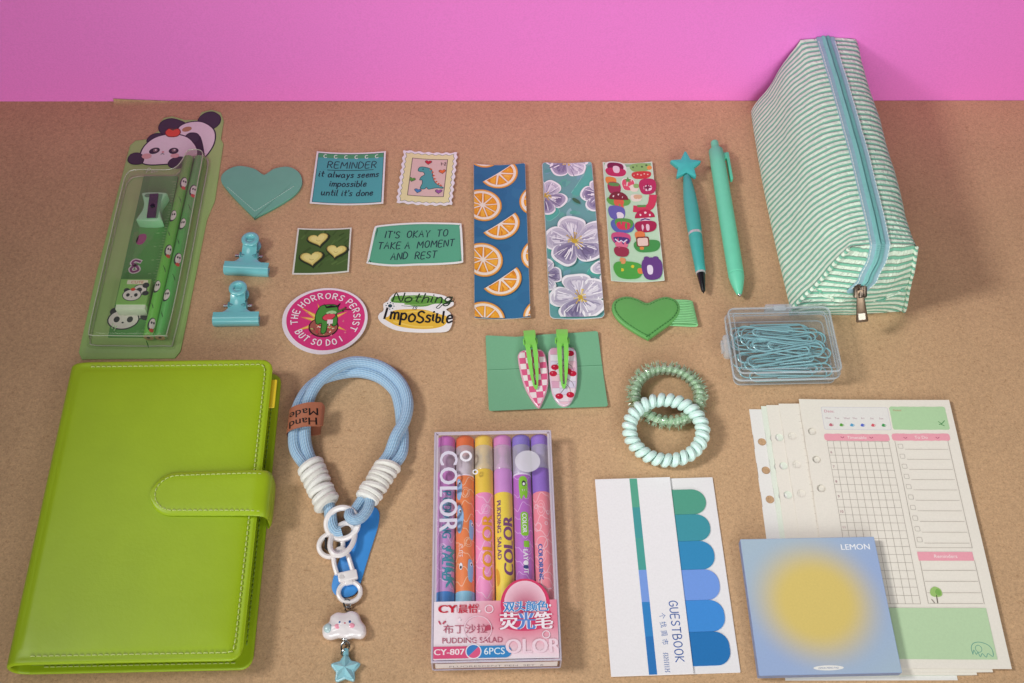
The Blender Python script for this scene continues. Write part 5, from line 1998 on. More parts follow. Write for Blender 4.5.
# closing strap: from the back edge round the right side on to the front
path = [(LB + 1.0, 1.6), (LB + 2.6, 4.6), (LB + 3.0, 11.0), (LW + 5.0, 18.2), (LW, 21.0), (LW - 10, 21.5), (LW - 40, 21.7), (LW - 49, 21.7), (LW - 55, 21.7), (LW - 58.6, 21.7), (LW - 60.6, 21.7), (LW - 61.6, 21.7), (LW - 62, 21.7)]
path = [(p[0], p[1]) for p in spline([(p[0], p[1], 0) for p in path], 6)]
YC, HWR, HWL = 97.5, 14.6, 13.6
b = B(LM)
b.col = lin('#a1bc1d')
top, bot = [], []
xs0 = LW - 62
for i, (x, z) in enumerate(path):
    a, c = path[max(i - 1, 0)], path[min(i + 1, len(path) - 1)]
    t = Vector((c[0] - a[0], c[1] - a[1])).normalized()
    nn = Vector((t.y, -t.x))
    if nn.y < 0 and i > 5:
        nn = -nn
    d = x - xs0
    hw = HWL + (HWR - HWL) * min(1, d / 62)
    if d < 14 and i > 8:
        hw *= math.sqrt(max(0.0, 1 - (1 - d / 14) ** 2))
    hw = max(hw, .2)
    rt, rb = [], []
    for j in range(17):
        u = -math.cos(math.pi * j / 16)
        th = 1.25 * (1 - abs(u) ** 8) + .05
        rt.append((x + nn.x * th, YC + u * hw, z + nn.y * th))
        rb.append((x - nn.x * th, YC + u * hw, z - nn.y * th))
    top.append(rt)
    bot.append(rb)
b.rings([t_ + bo_[::-1] for t_, bo_ in zip(top, bot)], None, True)
stp = b.build('closing_strap', bn, sharp=70)
b = B(mat('thread', 0.7))
zs = 22.9
pp = [(LW + 1.4, YC + HWR - 2.8, 21.2), (LW - 4, YC + HWR - 2.8, 22.55), (LW - 12, YC + HWR - 2.9, zs), (xs0 + 15, YC + HWL - 2.6, zs)] + [(xs0 + 14.6 + (11.8) * math.cos(R(a)), YC + (HWL - 2.6) * math.sin(R(a)), zs) for a in range(100, 261, 10)] + \
     [(xs0 + 15, YC - HWL + 2.6, zs), (LW - 12, YC - HWR + 2.9, zs), (LW - 4, YC - HWR + 2.8, 22.55), (LW + 1.4, YC - HWR + 2.8, 21.2)]
stitches(b, pp, 3.0, 2.0, .36, 0, '#c3cf7c', .42)
b.build('strap_stitching', stp)

# ------------------------------------------------------------------ wrist strap with charms
SO = (-98.0, -100.0)
ws = thing('wrist_strap', 'braided pale blue rope wrist strap with white wrapped cord and white rings', 'wrist strap', (SO[0], SO[1], 0))


def a2(p, z=None):
    return (p[0] - SO[0], p[1] - SO[1], p[2] if z is None else z)


def rope_mat():
    m, nt, out = nodes('braided_cord')
    bs = N(nt, 'ShaderNodeBsdfPrincipled', Roughness=0.8)
    bs.inputs['Sheen Weight'].default_value = .25
    bs.inputs['Specular IOR Level'].default_value = .2
    uv = N(nt, 'ShaderNodeUVMap', uv_map='UVMap')
    wv = N(nt, 'ShaderNodeTexWave', Scale=1.0, Distortion=1.2)
    wv.bands_direction = 'X'
    mp = N(nt, 'ShaderNodeMapping')
    mp.inputs['Scale'].default_value = (0.85, .03, 1)
    mp.inputs['Rotation'].default_value = (0, 0, .0)
    nt.links.new(uv.outputs[0], mp.inputs[0])
    nt.links.new(mp.outputs[0], wv.inputs['Vector'])
    w2 = N(nt, 'ShaderNodeTexWave', Scale=1.0, Distortion=.6)
    mp2 = N(nt, 'ShaderNodeMapping')
    mp2.inputs['Scale'].default_value = (.30, .17, 1)
    mp2.inputs['Rotation'].default_value = (0, 0, .9)
    nt.links.new(uv.outputs[0], mp2.inputs[0])
    nt.links.new(mp2.outputs[0], w2.inputs['Vector'])
    mm = N(nt, 'ShaderNodeMath', operation='MULTIPLY_ADD')
    nt.links.new(w2.outputs['Fac'], mm.inputs[0])
    mm.inputs[1].default_value = .3
    nt.links.new(wv.outputs['Fac'], mm.inputs[2])
    mx = N(nt, 'ShaderNodeMix', data_type='RGBA')
    mx.inputs[6].default_value = (*lin('#86aacc'), 1)
    mx.inputs[7].default_value = (*lin('#b3cfe6'), 1)
    md = N(nt, 'ShaderNodeMath', operation='MULTIPLY')
    nt.links.new(mm.outputs[0], md.inputs[0])
    md.inputs[1].default_value = .78
    nt.links.new(md.outputs[0], mx.inputs[0])
    nt.links.new(mx.outputs[2], bs.inputs['Base Color'])
    bp = N(nt, 'ShaderNodeBump', Strength=.8, Distance=.35 * MM)
    nt.links.new(mm.outputs[0], bp.inputs['Height'])
    nt.links.new(bp.outputs[0], bs.inputs['Normal'])
    nt.links.new(bs.outputs[0], out.inputs[0])
    return m


ROPE = rope_mat()


def rope(b, pts, r):
    n0 = len(b.f)
    P = spline(pts, 6)
    b.tube(P, r, False, 14)
    d = [0.0]
    for p, q in zip(P, P[1:]):
        d.append(d[-1] + math.dist(p, q))
    k = n0
    for i in range(len(P) - 1):
        for j in range(14):
            b.uv[k] = [(j / 14 * 6, d[i]), ((j + 1) / 14 * 6, d[i]), ((j + 1) / 14 * 6, d[i + 1]), (j / 14 * 6, d[i + 1])]
            k += 1


b = B(ROPE)
Pz = [6, 7, 9, 10.5, 11, 10, 8.5, 7, 6.5, 6.5, 7.5, 8.5, 7]
Pp = [(-123.7, -85.9), (-126.8, -73.6), (-127.0, -55.1), (-123.4, -42.4), (-116.0, -32.7), (-105.6, -24.9), (-95.5, -22.6), (-82.2, -25.6), (-70.3, -36.2), (-65.0, -49.9), (-65.8, -63.5), (-70.5, -75.8), (-73.7, -86.8)]
Qz = [6, 6.5, 6, 4.6, 4, 4.2, 4.2, 4.2, 4.6, 5, 4.6, 4, 4.6]
Qp = [(-131.2, -85.0), (-133.5, -72.7), (-133.6, -56.2), (-129.2, -41.9), (-121.8, -33.7), (-110.1, -29.0), (-97.2, -27.4), (-83.8, -31.5), (-73.9, -41.0), (-69.9, -52.1), (-68.0, -63.5), (-66.4, -74.7), (-66.8, -85.7)]
rope(b, [a2((-118, -97, 6))] + [a2((p[0], p[1], z)) for p, z in zip(Pp, Pz)] + [a2((-77, -93, 7))], 3.75)
rope(b, [a2((-123, -96, 6))] + [a2((p[0], p[1], z)) for p, z in zip(Qp, Qz)] + [a2((-71, -93, 5))], 3.7)
rope(b, [a2((-109.5, -117, 5)), a2((-107.0, -122, 5)), a2((-105.8, -128, 4.6)), a2((-104.2, -134, 4.2)), a2((-101.4, -137.2, 3.8)), a2((-98.4, -136.6, 3.8))], 3.7)
rope(b, [a2((-86.6, -113, 4)), a2((-89.4, -119, 4.0)), a2((-92.6, -125, 4.0)), a2((-94.6, -128.6, 4.4))], 3.6)
rope(b, [a2((-84.6, -113, 7)), a2((-83.0, -118.0, 7.6)), a2((-84.0, -124.5, 8.4)), a2((-87.4, -130, 9.2)), a2((-91.6, -131.4, 9.6)), a2((-94.2, -128.6, 9.0)), a2((-94.0, -125.6, 7.2))], 3.2)
b.build('cord', ws)


def wrapped(p0, p1, r0, r1, seed, lift):
    rr = random.Random(seed)
    b = B(mat('white_cotton', .85, bump=(1300, .6, .3), var=(500, .06), sheen=.2, spec=.2))
    p0, p1 = Vector(p0), Vector(p1)
    ax = (p1 - p0).normalized()
    L = (p1 - p0).length
    side = ax.cross(Vector((0, 0, 1))).normalized()
    upv = side.cross(ax)
    n = 7
    for k in range(n):
        c0 = p0 + ax * (L * (k + .5) / n)
        r = (r0 + (r1 - r0) * k / n) * rr.uniform(.95, 1.05)
        tx, tz = rr.uniform(-.16, .16) + .16, rr.uniform(-.1, .1)
        ring = []
        for i in range(22):
            a = 2 * math.pi * i / 22
            q = c0 + side * (r * math.cos(a)) + upv * (r * .8 * math.sin(a)) + ax * (r * (tx * math.cos(a) + tz * math.sin(a)))
            ring.append((q.x, q.y, max(1.4, q.z)))
        b.tube(ring, L / n * .58 * rr.uniform(.95, 1.05), True, 8, rr.choice(['#e3dfd9', '#dedad3', '#e6e3de']))
    b.lathe([(0, .5), (0, r0 - .6), (L, r1 - .6), (L, .5)], p0, p1, 18, '#d8d4cd', flat=.8)
    return b.build('wrapping', ws)


wrapped(a2((-121.6, -94.2, 6.6)), a2((-108.0, -121.0, 6.4)), 6.4, 5.6, 3, 0)
wrapped(a2((-73.6, -93.6, 6.4)), a2((-85.6, -117.2, 6.2)), 6.2, 5.4, 8, 0)

WR = mat('white_enamel', .3, coat=.5, var=(150, .03))
CW = '#ece4e4'
b = B(WR)
b.torus(-98.4 - SO[0], -132.2 - SO[1], 6.2, 9.2, 1.85, CW, 36, 8, rot=0, tilt=14)
b.build('split_ring', ws)
b = B(WR)
b.torus(-104.2 - SO[0], -144.6 - SO[1], 2.6, 7.0, 1.6, CW, 32, 8, ry=6.8, tilt=6)
b.build('split_ring', ws)
b = B(WR)
b.torus(-97.4 - SO[0], -141.6 - SO[1], 5.2, 6.6, 1.65, CW, 36, 8, ry=11.2, tilt=-10, rot=-12)
b.build('oval_link', ws)
b = B(WR)
b.tube(spline([a2((-98.8, -162.6, 3.2)), a2((-101.2, -156, 3.4)), a2((-101.8, -150.6, 3.6)), a2((-99.4, -147.4, 3.9)), a2((-96, -147.6, 3.8)), a2((-93.6, -151, 3.4)), a2((-91.4, -156.5, 3.2)), a2((-89.6, -161.2, 3.2))], 5), 1.45, False, 8, CW)
b.T = Matrix.Translation(a2((-92.6, -163.4, 0))) @ Matrix.Rotation(R(14), 4, 'Z')
b.slab(rrect(-5.6, -3.0, 5.6, 2.8, 1, 3), 1.6, 4.8, .7, 2, .4, CW)
b.lathe([(0, 1.5), (.5, 1.3)], (-3.4, -.4, 4.8), (-3.4, -.4, 6), 12, '#d8d0d0')
b.slab(rrect(-2.4, -5.4, 2.4, -2.6, .8, 3), 2.0, 4.4, .6, 2, .4, CW)
b.T = Matrix()
b.torus(-90.9 - SO[0], -172.6 - SO[1], 2.4, 6.3, 1.4, CW, 32, 8, ry=6.0)
b.build('swivel_clasp', ws)
b = B(mat('black_gloss', .3))  # thin black strokes laid along the white rings
for (x, y, z, a, l) in ((-103.9, -126.4, 7.6, 50, 1.4), (-100.4, -123.8, 8.6, 15, 1.6), (-96.4, -123.2, 8.9, -8, 1.5), (-106.8, -130.4, 7.2, -30, 1.3)):
    c, s = math.cos(R(a)), math.sin(R(a))
    b.tube([a2((x - c * l, y - s * l, z)), a2((x, y, z + .15)), a2((x + c * l, y + s * l, z))], .3, False, 6, '#25252a')
b.tube([a2((-107.8 + .3, -140.5, 3.6)), a2((-107.0, -146.5, 3.2)), a2((-104, -149.2, 3.0)), a2((-100.6, -147.8, 3.2)), a2((-98.9, -143.6, 3.4))], .75, False, 6, '#202024')
b.build('black_mark', ws)
b = B(matte())
to = spline([(p[0] - SO[0], p[1] - SO[1], 0) for p in [(-87.4, -121), (-83.3, -119.0), (-79.4, -120.1), (-77.5, -124.6), (-78.1, -133.1), (-81.6, -149), (-84.8, -164.6), (-86.6, -171.5), (-90.6, -174.8), (-96.1, -175.2), (-100.4, -172.4), (-101.6, -166.5), (-98.9, -153.1), (-94.6, -138), (-90.6, -127)]], 4, True)
b.slab(to, .1, 1.1, .3, 2, .2, '#3f8ed8')
b.build('tether_tab', ws)
# leatherette label folded round the rope, its lettering upside down
lb = B(mat('tan_leather', .55, bump=(800, .3, .1), var=(120, .06), spec=.35))
lb.col = lin('#a8674c')
lx0, lx1, ly0, ly1 = -137.6, -116.0, -74.6, -57.2
rr = []
prof = [(-115.6, 10.2), (-117, 12.6), (-121, 14.2), (-126, 15.0), (-130, 14.2), (-134.2, 12.6), (-137.2, 9.6), (-138.0, 6.2), (-136.8, 3.0), (-133.4, 1.8), (-126, 2.0), (-118, 2.6)]
prof = [(p[0], p[1]) for p in spline([(p[0], p[1], 0) for p in prof], 5)]
for (x, z) in prof:
    k = (x + 116) / -21.6
    r_ = max(0.0, 2.6 - (-115.6 - x)) if z > 8 else 0
    r_ = 2.6 - math.sqrt(max(0, 2.6 ** 2 - r_ ** 2)) if r_ else 0
    yl, yh = -71.2 - 3.2 * k + r_, -54.6 - 3.4 * k - r_
    rr.append([a2((x, yl, z)), a2((x, (yl + yh) / 2, z + .1)), a2((x, yh, z))])
lb.rings(rr, None, True, False, False, False)
lb.rings([[(p[0], p[1], p[2] - .9) for p in q[::-1]] for q in rr], None, True, False, False, False)
for A in (0, 2):
    e_ = [q[A] for q in rr]
    i1 = [lb.vert(p) for p in e_]; i2 = [lb.vert((p[0], p[1], p[2] - .9)) for p in e_]
    for i in range(len(e_) - 1):
        lb.face([i1[i], i1[i + 1], i2[i + 1], i2[i]], None, True)
i1 = [lb.vert(p) for p in rr[0]]; i2 = [lb.vert((p[0], p[1], p[2] - .9)) for p in rr[0]]
for i in range(2):
    lb.face([i1[i], i1[i + 1], i2[i + 1], i2[i]], None, True)


def on_label(p):
    X = p[0]
    for a, c in zip(prof, prof[1:]):
        if a[0] >= X >= c[0]:
            f = (X - a[0]) / (c[0] - a[0] + 1e-9)
            return a2((X, p[1], a[1] + (c[1] - a[1]) * f + .12))
    return a2((X, p[1], prof[0][1]))


lb.warp = on_label
for t, y in (('Hand', -66.0), ('Made', -59.4)):
    x = -119.2
    for q in range(len(t)):
        vs, fs, x0, x1 = glyphs(t[q])
        w = (x1 - x0) * 5.4 / .73 * 1.22
        if x - w * .6 < -136.6:
            break
        lb.clip = (-137.4, -90, -110, 0)
        lb.text(t[q], x, y + .13 * (x + 119), 5.2, '#191312', 180 + 8, 'l', 1.2, .1)
        x -= w + .5
lb.warp = None
lb.build('label', ws)

# charm string: steel links, cloud, links, star
CH = (-91.0, -193.0)
ch = thing('charm_string', 'white smiling cloud charm with a pale blue star charm below it, on steel links', 'charm', (CH[0], CH[1], 0))


def c2(x, y, z):
    return (x - CH[0], y - CH[1], z)


b = B(chrome())
for (x, y, z, rx, ry, t_, ro_) in ((-91.6, -179.4, 2.6, 1.9, 2.4, 25, 0), (-90.9, -182.6, 2.3, 1.6, 2.2, 75, 15), (-91.0, -201.4, 2.6, 1.6, 2.2, 75, -8), (-90.4, -204.2, 2.4, 2.3, 2.9, 20, -10), (-90.7, -207.8, 2.4, 1.6, 2.4, 70, 8)):
    p = c2(x, y, z)
    b.torus(p[0], p[1], p[2], rx, .55, '#b9bcbf', 18, 7, ry=ry, tilt=t_, rot=ro_)
b.build('chain_link', ch)
co = [(-103.8, -196.7), (-103.6, -193.4), (-100.6, -191.0), (-99.9, -187.7), (-96.5, -185.4), (-92.2, -185.6), (-88.4, -184.4), (-84.4, -185.9), (-82.3, -190.0), (-79.8, -193.1), (-79.4, -197.4), (-82.2, -199.9), (-86.6, -199.5), (-90.5, -200.5), (-94.6, -199.6), (-98.9, -200.7), (-102.6, -199.6)]
co = [(p[0] - CH[0], p[1] - CH[1]) for p in spline([(p[0], p[1], 0) for p in co], 4, True)]
b = B(mat('glazed_resin', .14, coat=.7, var=(120, .02), sss=.1))
b.slab(co, .3, 7.0, 3.0, 5, 2.2, '#ebe2e4', dome=.9)
cloud = b.build('cloud', ch)
b = B(shiny())
zf = 7.55
for (x, y, rx, ry, c, dz) in ((-94.0, -192.1, .75, .85, '#245a9c', 0), (-88.5, -191.7, .75, .85, '#24488c', 0), (-91.1, -192.6, .85, .7, '#c22f44', .05), (-95.2, -194.4, 1.7, 1.5, '#f2a0b4', 0), (-87.2, -193.9, 1.7, 1.5, '#f2a0b4', 0)):
    p = c2(x, y, 0)
    b.ball(p[0], p[1], zf + dz, rx, ry, .35, c, 12, 6)
b.build('face', cloud)
b = B(shiny())
p = c2(-100.4, -195.3, 0)
b.ball(p[0], p[1], 6.6, 2.4, 2.9, 1.7, '#b9cfd3', 16, 8)
b.build('drop', cloud)
b = B(mat('glazed_star', .16, coat=.6, var=(150, .03)))
b.T = Matrix.Translation(c2(-89.2, -216.6, 0)) @ Matrix.Rotation(R(3), 4, 'Z')
raw = star_pts(0, 0, 9.6, 5.5)
rnd = []
for i, p in enumerate(raw):
    if i % 2 == 0:
        a, q, c = Vector(raw[i - 1]), Vector(p), Vector(raw[(i + 1) % 10])
        rnd += [tuple(q + (a - q) * .34), tuple(q * .955 + (a + c - 2 * q) * .06), tuple(q + (c - q) * .34)]
    else:
        rnd.append(p)
b.slab(rnd, .3, 4.0, 1.4, 3, 1.2, '#92c6d4')
ctr = b.vert((0, 0, 6.2))
ring = []
for i in range(10):
    r_ = 7.8 if i % 2 == 0 else 4.2
    a = R(90 + 36 * i)
    ring.append(b.vert((r_ * math.cos(a), r_ * math.sin(a), 4.7 if i % 2 == 0 else 3.7)))
for i in range(10):
    b.face([ring[i], ring[(i + 1) % 10], ctr], lin('#98ccd8'), False)
b.tube([(0, 7.4, 3), (0, 9.4, 3.2), (0, 10.4, 2.8)], 1.7, False, 8, '#86bfcd')
b.build('star', ch, sharp=25)

# ------------------------------------------------------------------ highlighter set in its box
HB, HR_ = (-8.5, -144.4), 2.0
HW, HL, HZ = 35.4, 70.4, 14.6
hb = thing('highlighter_box', 'clear box of six patterned highlighters with pink printed label panel', 'pen box', (HB[0], HB[1], 0), HR_)


def hp(x, y, z=0.0):
    c, s = math.cos(R(HR_)), math.sin(R(HR_))
    return (HB[0] + x * c - y * s, HB[1] + x * s + y * c, z)


CLB = clear('box_film', '#fdfbff', 0.03, 0.05, 0.9, '#f4eef6')
CLBE = clear('box_film_edge', '#efeaf4', 0.55, 0.15, 1.2, '#eae2f0')
bo = rrect(-HW, -HL, HW, HL, 1.2, 3)
b = B(CLB)
b.rings([[(p[0], p[1], .1) for p in ccw(bo)], [(p[0], p[1], HZ - .8) for p in ccw(bo)], [(p[0], p[1], HZ) for p in inset(ccw(bo), .8)]], None, True, False, True)
b.build('film', hb)
b = B(CLBE)
q = inset(ccw(bo), 1.1)
q2 = inset(ccw(bo), 2.4)
n = len(q)
for a_, c_ in (((HZ + .05), (HZ + .05)),):
    i1 = [b.vert((p[0], p[1], a_)) for p in q]; i2 = [b.vert((p[0], p[1], c_)) for p in q2]
    for i in range(n):
        b.face([i1[i], i1[(i + 1) % n], i2[(i + 1) % n], i2[i]])
b.tube([(p[0], p[1], HZ - .5) for p in inset(ccw(bo), .4)], .65, True, 6)
b.tube([(p[0], p[1], .7) for p in ccw(bo)], .45, True, 6)
for sx in (-1, 1):
    for sy in (-1, 1):
        b.tube([(sx * (HW - .2), sy * (HL - .2), .5), (sx * (HW - .2), sy * (HL - .2), HZ - .6)], .45, False, 6)
b.build('folded_edges', hb)
# printed panel on the front of the box: pink gradient, lettering
PY = -36.5                                                     # upper edge of the panel
b = B(gloss_print())
nx, ny = 30, 18
z0 = HZ + .12
wht, pnk = lin('#f0e4ec'), lin('#dd4f76')


def pcol(u, v):
    """white on the left, raspberry in a cloud round the middle right"""
    d = math.hypot((u - .74) / .52, (v - .74) / .62)
    k = max(0.0, min(1.0, 1.12 - d)) ** .8
    k = max(k, .75 * max(0.0, min(1.0, (u - .52) * 2.2)) * min(1, v * 1.6 + .1))
    k = min(1, k + .05)
    return tuple(wht[i] + (pnk[i] - wht[i]) * k for i in range(3))


ids = [[b.vert((-HW + 1.2 + (2 * HW - 2.4) * i / nx, -HL + 1.2 + (PY + HL - 1.2) * j / ny, z0)) for i in range(nx + 1)] for j in range(ny + 1)]
for j in range(ny):
    for i in range(nx):
        b.face([ids[j][i], ids[j][i + 1], ids[j + 1][i + 1], ids[j + 1][i]], [pcol(i / nx, j / ny), pcol((i + 1) / nx, j / ny), pcol((i + 1) / nx, (j + 1) / ny), pcol(i / nx, (j + 1) / ny)], False)
b.z = z0 + .03
b.poly([(-HW + 1.2, -HL + 1.2), (HW - 1.2, -HL + 1.2), (HW - 1.2, -HL + 1.6), (-HW + 1.2, -HL + 1.6)], '#efe6ee')
# round badge rising over the pens
b.disc(16.6, -39.0, 13.8, 15.0, '#d43f68', 0, 40); b.up()
for i in range(20):
    k = i / 19
    c = tuple(lin('#eec3d2')[q] * (1 - k) + lin('#b3305c')[q] * k for q in range(3))
    b.face([b.vert((p[0], p[1], b.z)) for p in ell(16.6, -38.2 - i * .23, 11.8 - i * .5, 13.0 - i * .6, 30)], c)
    b.up(.004)
b.poly(spline([(3.0, -43, 0), (10, -44, 0), (18, -44.4, 0), (26, -44, 0), (30.4, -43, 0), (29, -51, 0), (18, -54, 0), (5, -52, 0)], 4, True), '#d4446c'); b.up()
x = 4.6
for t, c in (('双', '#3f86c8'), ('头', '#3f86c8'), ('颜', '#3f86c8'), ('色', '#3f86c8')):
    b.text(t, x, -42.6, 4.8, '#e9eef6', 0, 'l', 1.0, .6); b.up()
    b.text(t, x, -42.6, 4.8, c, 0, 'l', 1.0, .22); b.up()
    x += 6.2
x = 2.4
for t, c in (('荧', '#f2e6ee'), ('光', '#5f86cc'), ('笔', '#f2e6ee')):
    b.text(t, x, -52.4, 7.6, '#c23a66' if c[1] == 'f' else '#efe3ee', 0, 'l', 1.0, .9); b.up()
    b.text(t, x, -52.4, 7.6, c, 0, 'l', 1.0, .4); b.up()
    x += 9.6
b.text('CY', -31.6, -43.0, 4.6, '#c8263c', 0, 'l', 1.25, .35)
b.stroke([(-21.4, -43.0), (-21.4, -39)], .25, '#b06070')
b.text('晨怡', -20.6, -43.0, 4.0, '#c8364a', 0, 'l', 1.0, .15); b.ring(-10.2, -39.2, .8, .3, '#c8364a')
b.text('布丁沙拉', -29.0, -54.4, 4.0, '#b4566e', 0, 'l', 1.12)
b.text('PUDDING SALAD', -29.4, -60.2, 3.2, '#b4566e', 0, 'l', .98)
b.poly(spline([(-6.2, -53.6, 0), (-5.4, -51, 0), (-3, -50.6, 0), (-1.4, -52.6, 0), (-3.4, -53.2, 0)], 4, True), '#b84a62')
b.stroke([(-30.6, -49.4), (-31.4, -47.8)], .8, '#c0455f'); b.stroke([(-29.2, -49.2), (-27.8, -47.9)], .8, '#c0455f')
b.up()
b.poly(rrect(-HW + 1.2, -68.6, -10, -62.0, 0), '#d9527c')
b.poly(rrect(-12, -68.6, 8.4, -62.0, (0, 3.6, 3.6, 0), 6), '#3a86c4'); b.up()
b.disc(-12.4, -65, 4.4, 4.2, '#e9dfe8'); b.up()
b.poly(ell(-12.4, -65, 3.8, 3.6, 20, 45, 225), '#3f7fc0'); b.poly(ell(-12.4, -65, 3.8, 3.6, 20, 225, 405), '#dd5c86')
b.text('CY-807', -33.8, -66.6, 3.4, '#f2dfe6', 0, 'l', 1.15, .15)
b.text('6PCS', -6.6, -66.8, 3.9, '#dfeaf2', 0, 'l', 1.0, .05)
b.clip = (-40, -80, HW - 1.3, 0)
b.text('OLOR', 5.4, -66.4, 8.2, '#f0d3df', 0, 'l', .98, .35)
b.clip = None
for (x, y, r_) in ((-3.6, -41.4, 2.2), (27.6, -56.4, 2.0)):
    b.ring(x, y, r_, .5, '#f2dfe8')
for (x, y) in ((-9.0, -42.4), (30.4, -40), (31.0, -49.4), (-20, -47)):
    b.disc(x, y, .7, .7, '#f2e4ec', 0, 8)
b.disc(-12, -49, 8, 8.6, '#ecd3de', 0, 24) if False else None
b.ring(-10, -52.5, 7.6, .4, '#eed2de', 7.2)
b.build('printed_panel', hb)
b = B(gloss_print())                                            # white print straight on the clear film
b.z = HZ + .14
b.T = Matrix()
y = 57.0
for chx in 'COLOR':
    vs, fs, x0, x1 = glyphs(chx)
    w = (x1 - x0) * 11.0 / .73
    b.text(chx, -31.8, y, 11.0, '#ddd5e6', -90, 'l', .96, .35); b.up(.01)
    y -= w * .96 + 2.0
b.ring(-16.4, 53.6, 3.0, 1.4, '#efeaf2'); b.ring(-10.8, 43.0, 1.3, .8, '#efeaf2')
b.build('film_lettering', hb)
b = B(clear('white_bubble', '#f4f0f6', .62, .2, 1.0, '#eae6ee'))
b.z = HZ + .3
b.disc(20.6, 49.4, 7.6, 7.2, None, 0, 32)
b.build('bubble_print', hb)
b = B(gloss_print())
b.col = lin('#8d8a86')
b.T = Matrix.Rotation(0, 4, 'Z')
b.warp = lambda p: (p[0], -HL - .08 - p[2], p[1])
b.z = .1
b.rect(-HW + 2, 4.0, HW - 2, 12.5, '#e4dee2'); b.up(.03)
b.text('FLUORESCENT PEN  SET  6', 0, 5.2, 3.2, '#8d8692', 0, 'c', 1.0)
b.build('end_lettering', hb)

PENS = [  # cap end, cap body, collar, barrel, accents, tail
    ('#c86fb8', '#e6cfe2', None, '#cf98d2', 'letters', '#3f86cc', 'lilac highlighter with teal letters, by the white vertical lettering'),
    ('#e06c30', '#e9e0e4', '#e6dce4', '#f5894a', 'fish', '#8fcbe2', 'orange highlighter with pale blue fish print'),
    ('#eac74a', '#f4e8c8', '#ecc93f', '#fb9ccb', 'swirl', '#fb9ccb', 'pink highlighter with yellow collar and orange letters'),
    ('#d486be', '#ead2e4', '#cf8fd0', '#fbe04a', 'big', '#fbe04a', 'yellow highlighter with mauve collar and purple letters'),
    ('#8676c4', '#d8d4e4', '#e4dcea', '#c070c8', 'green', '#c070c8', 'purple highlighter with lime green patches'),
    ('#9472c8', '#d8d2e4', '#8d66c0', '#f6929c', 'bubble', '#f6929c', 'coral highlighter with violet collar and white bubbles'),
]
PENR = 5.55
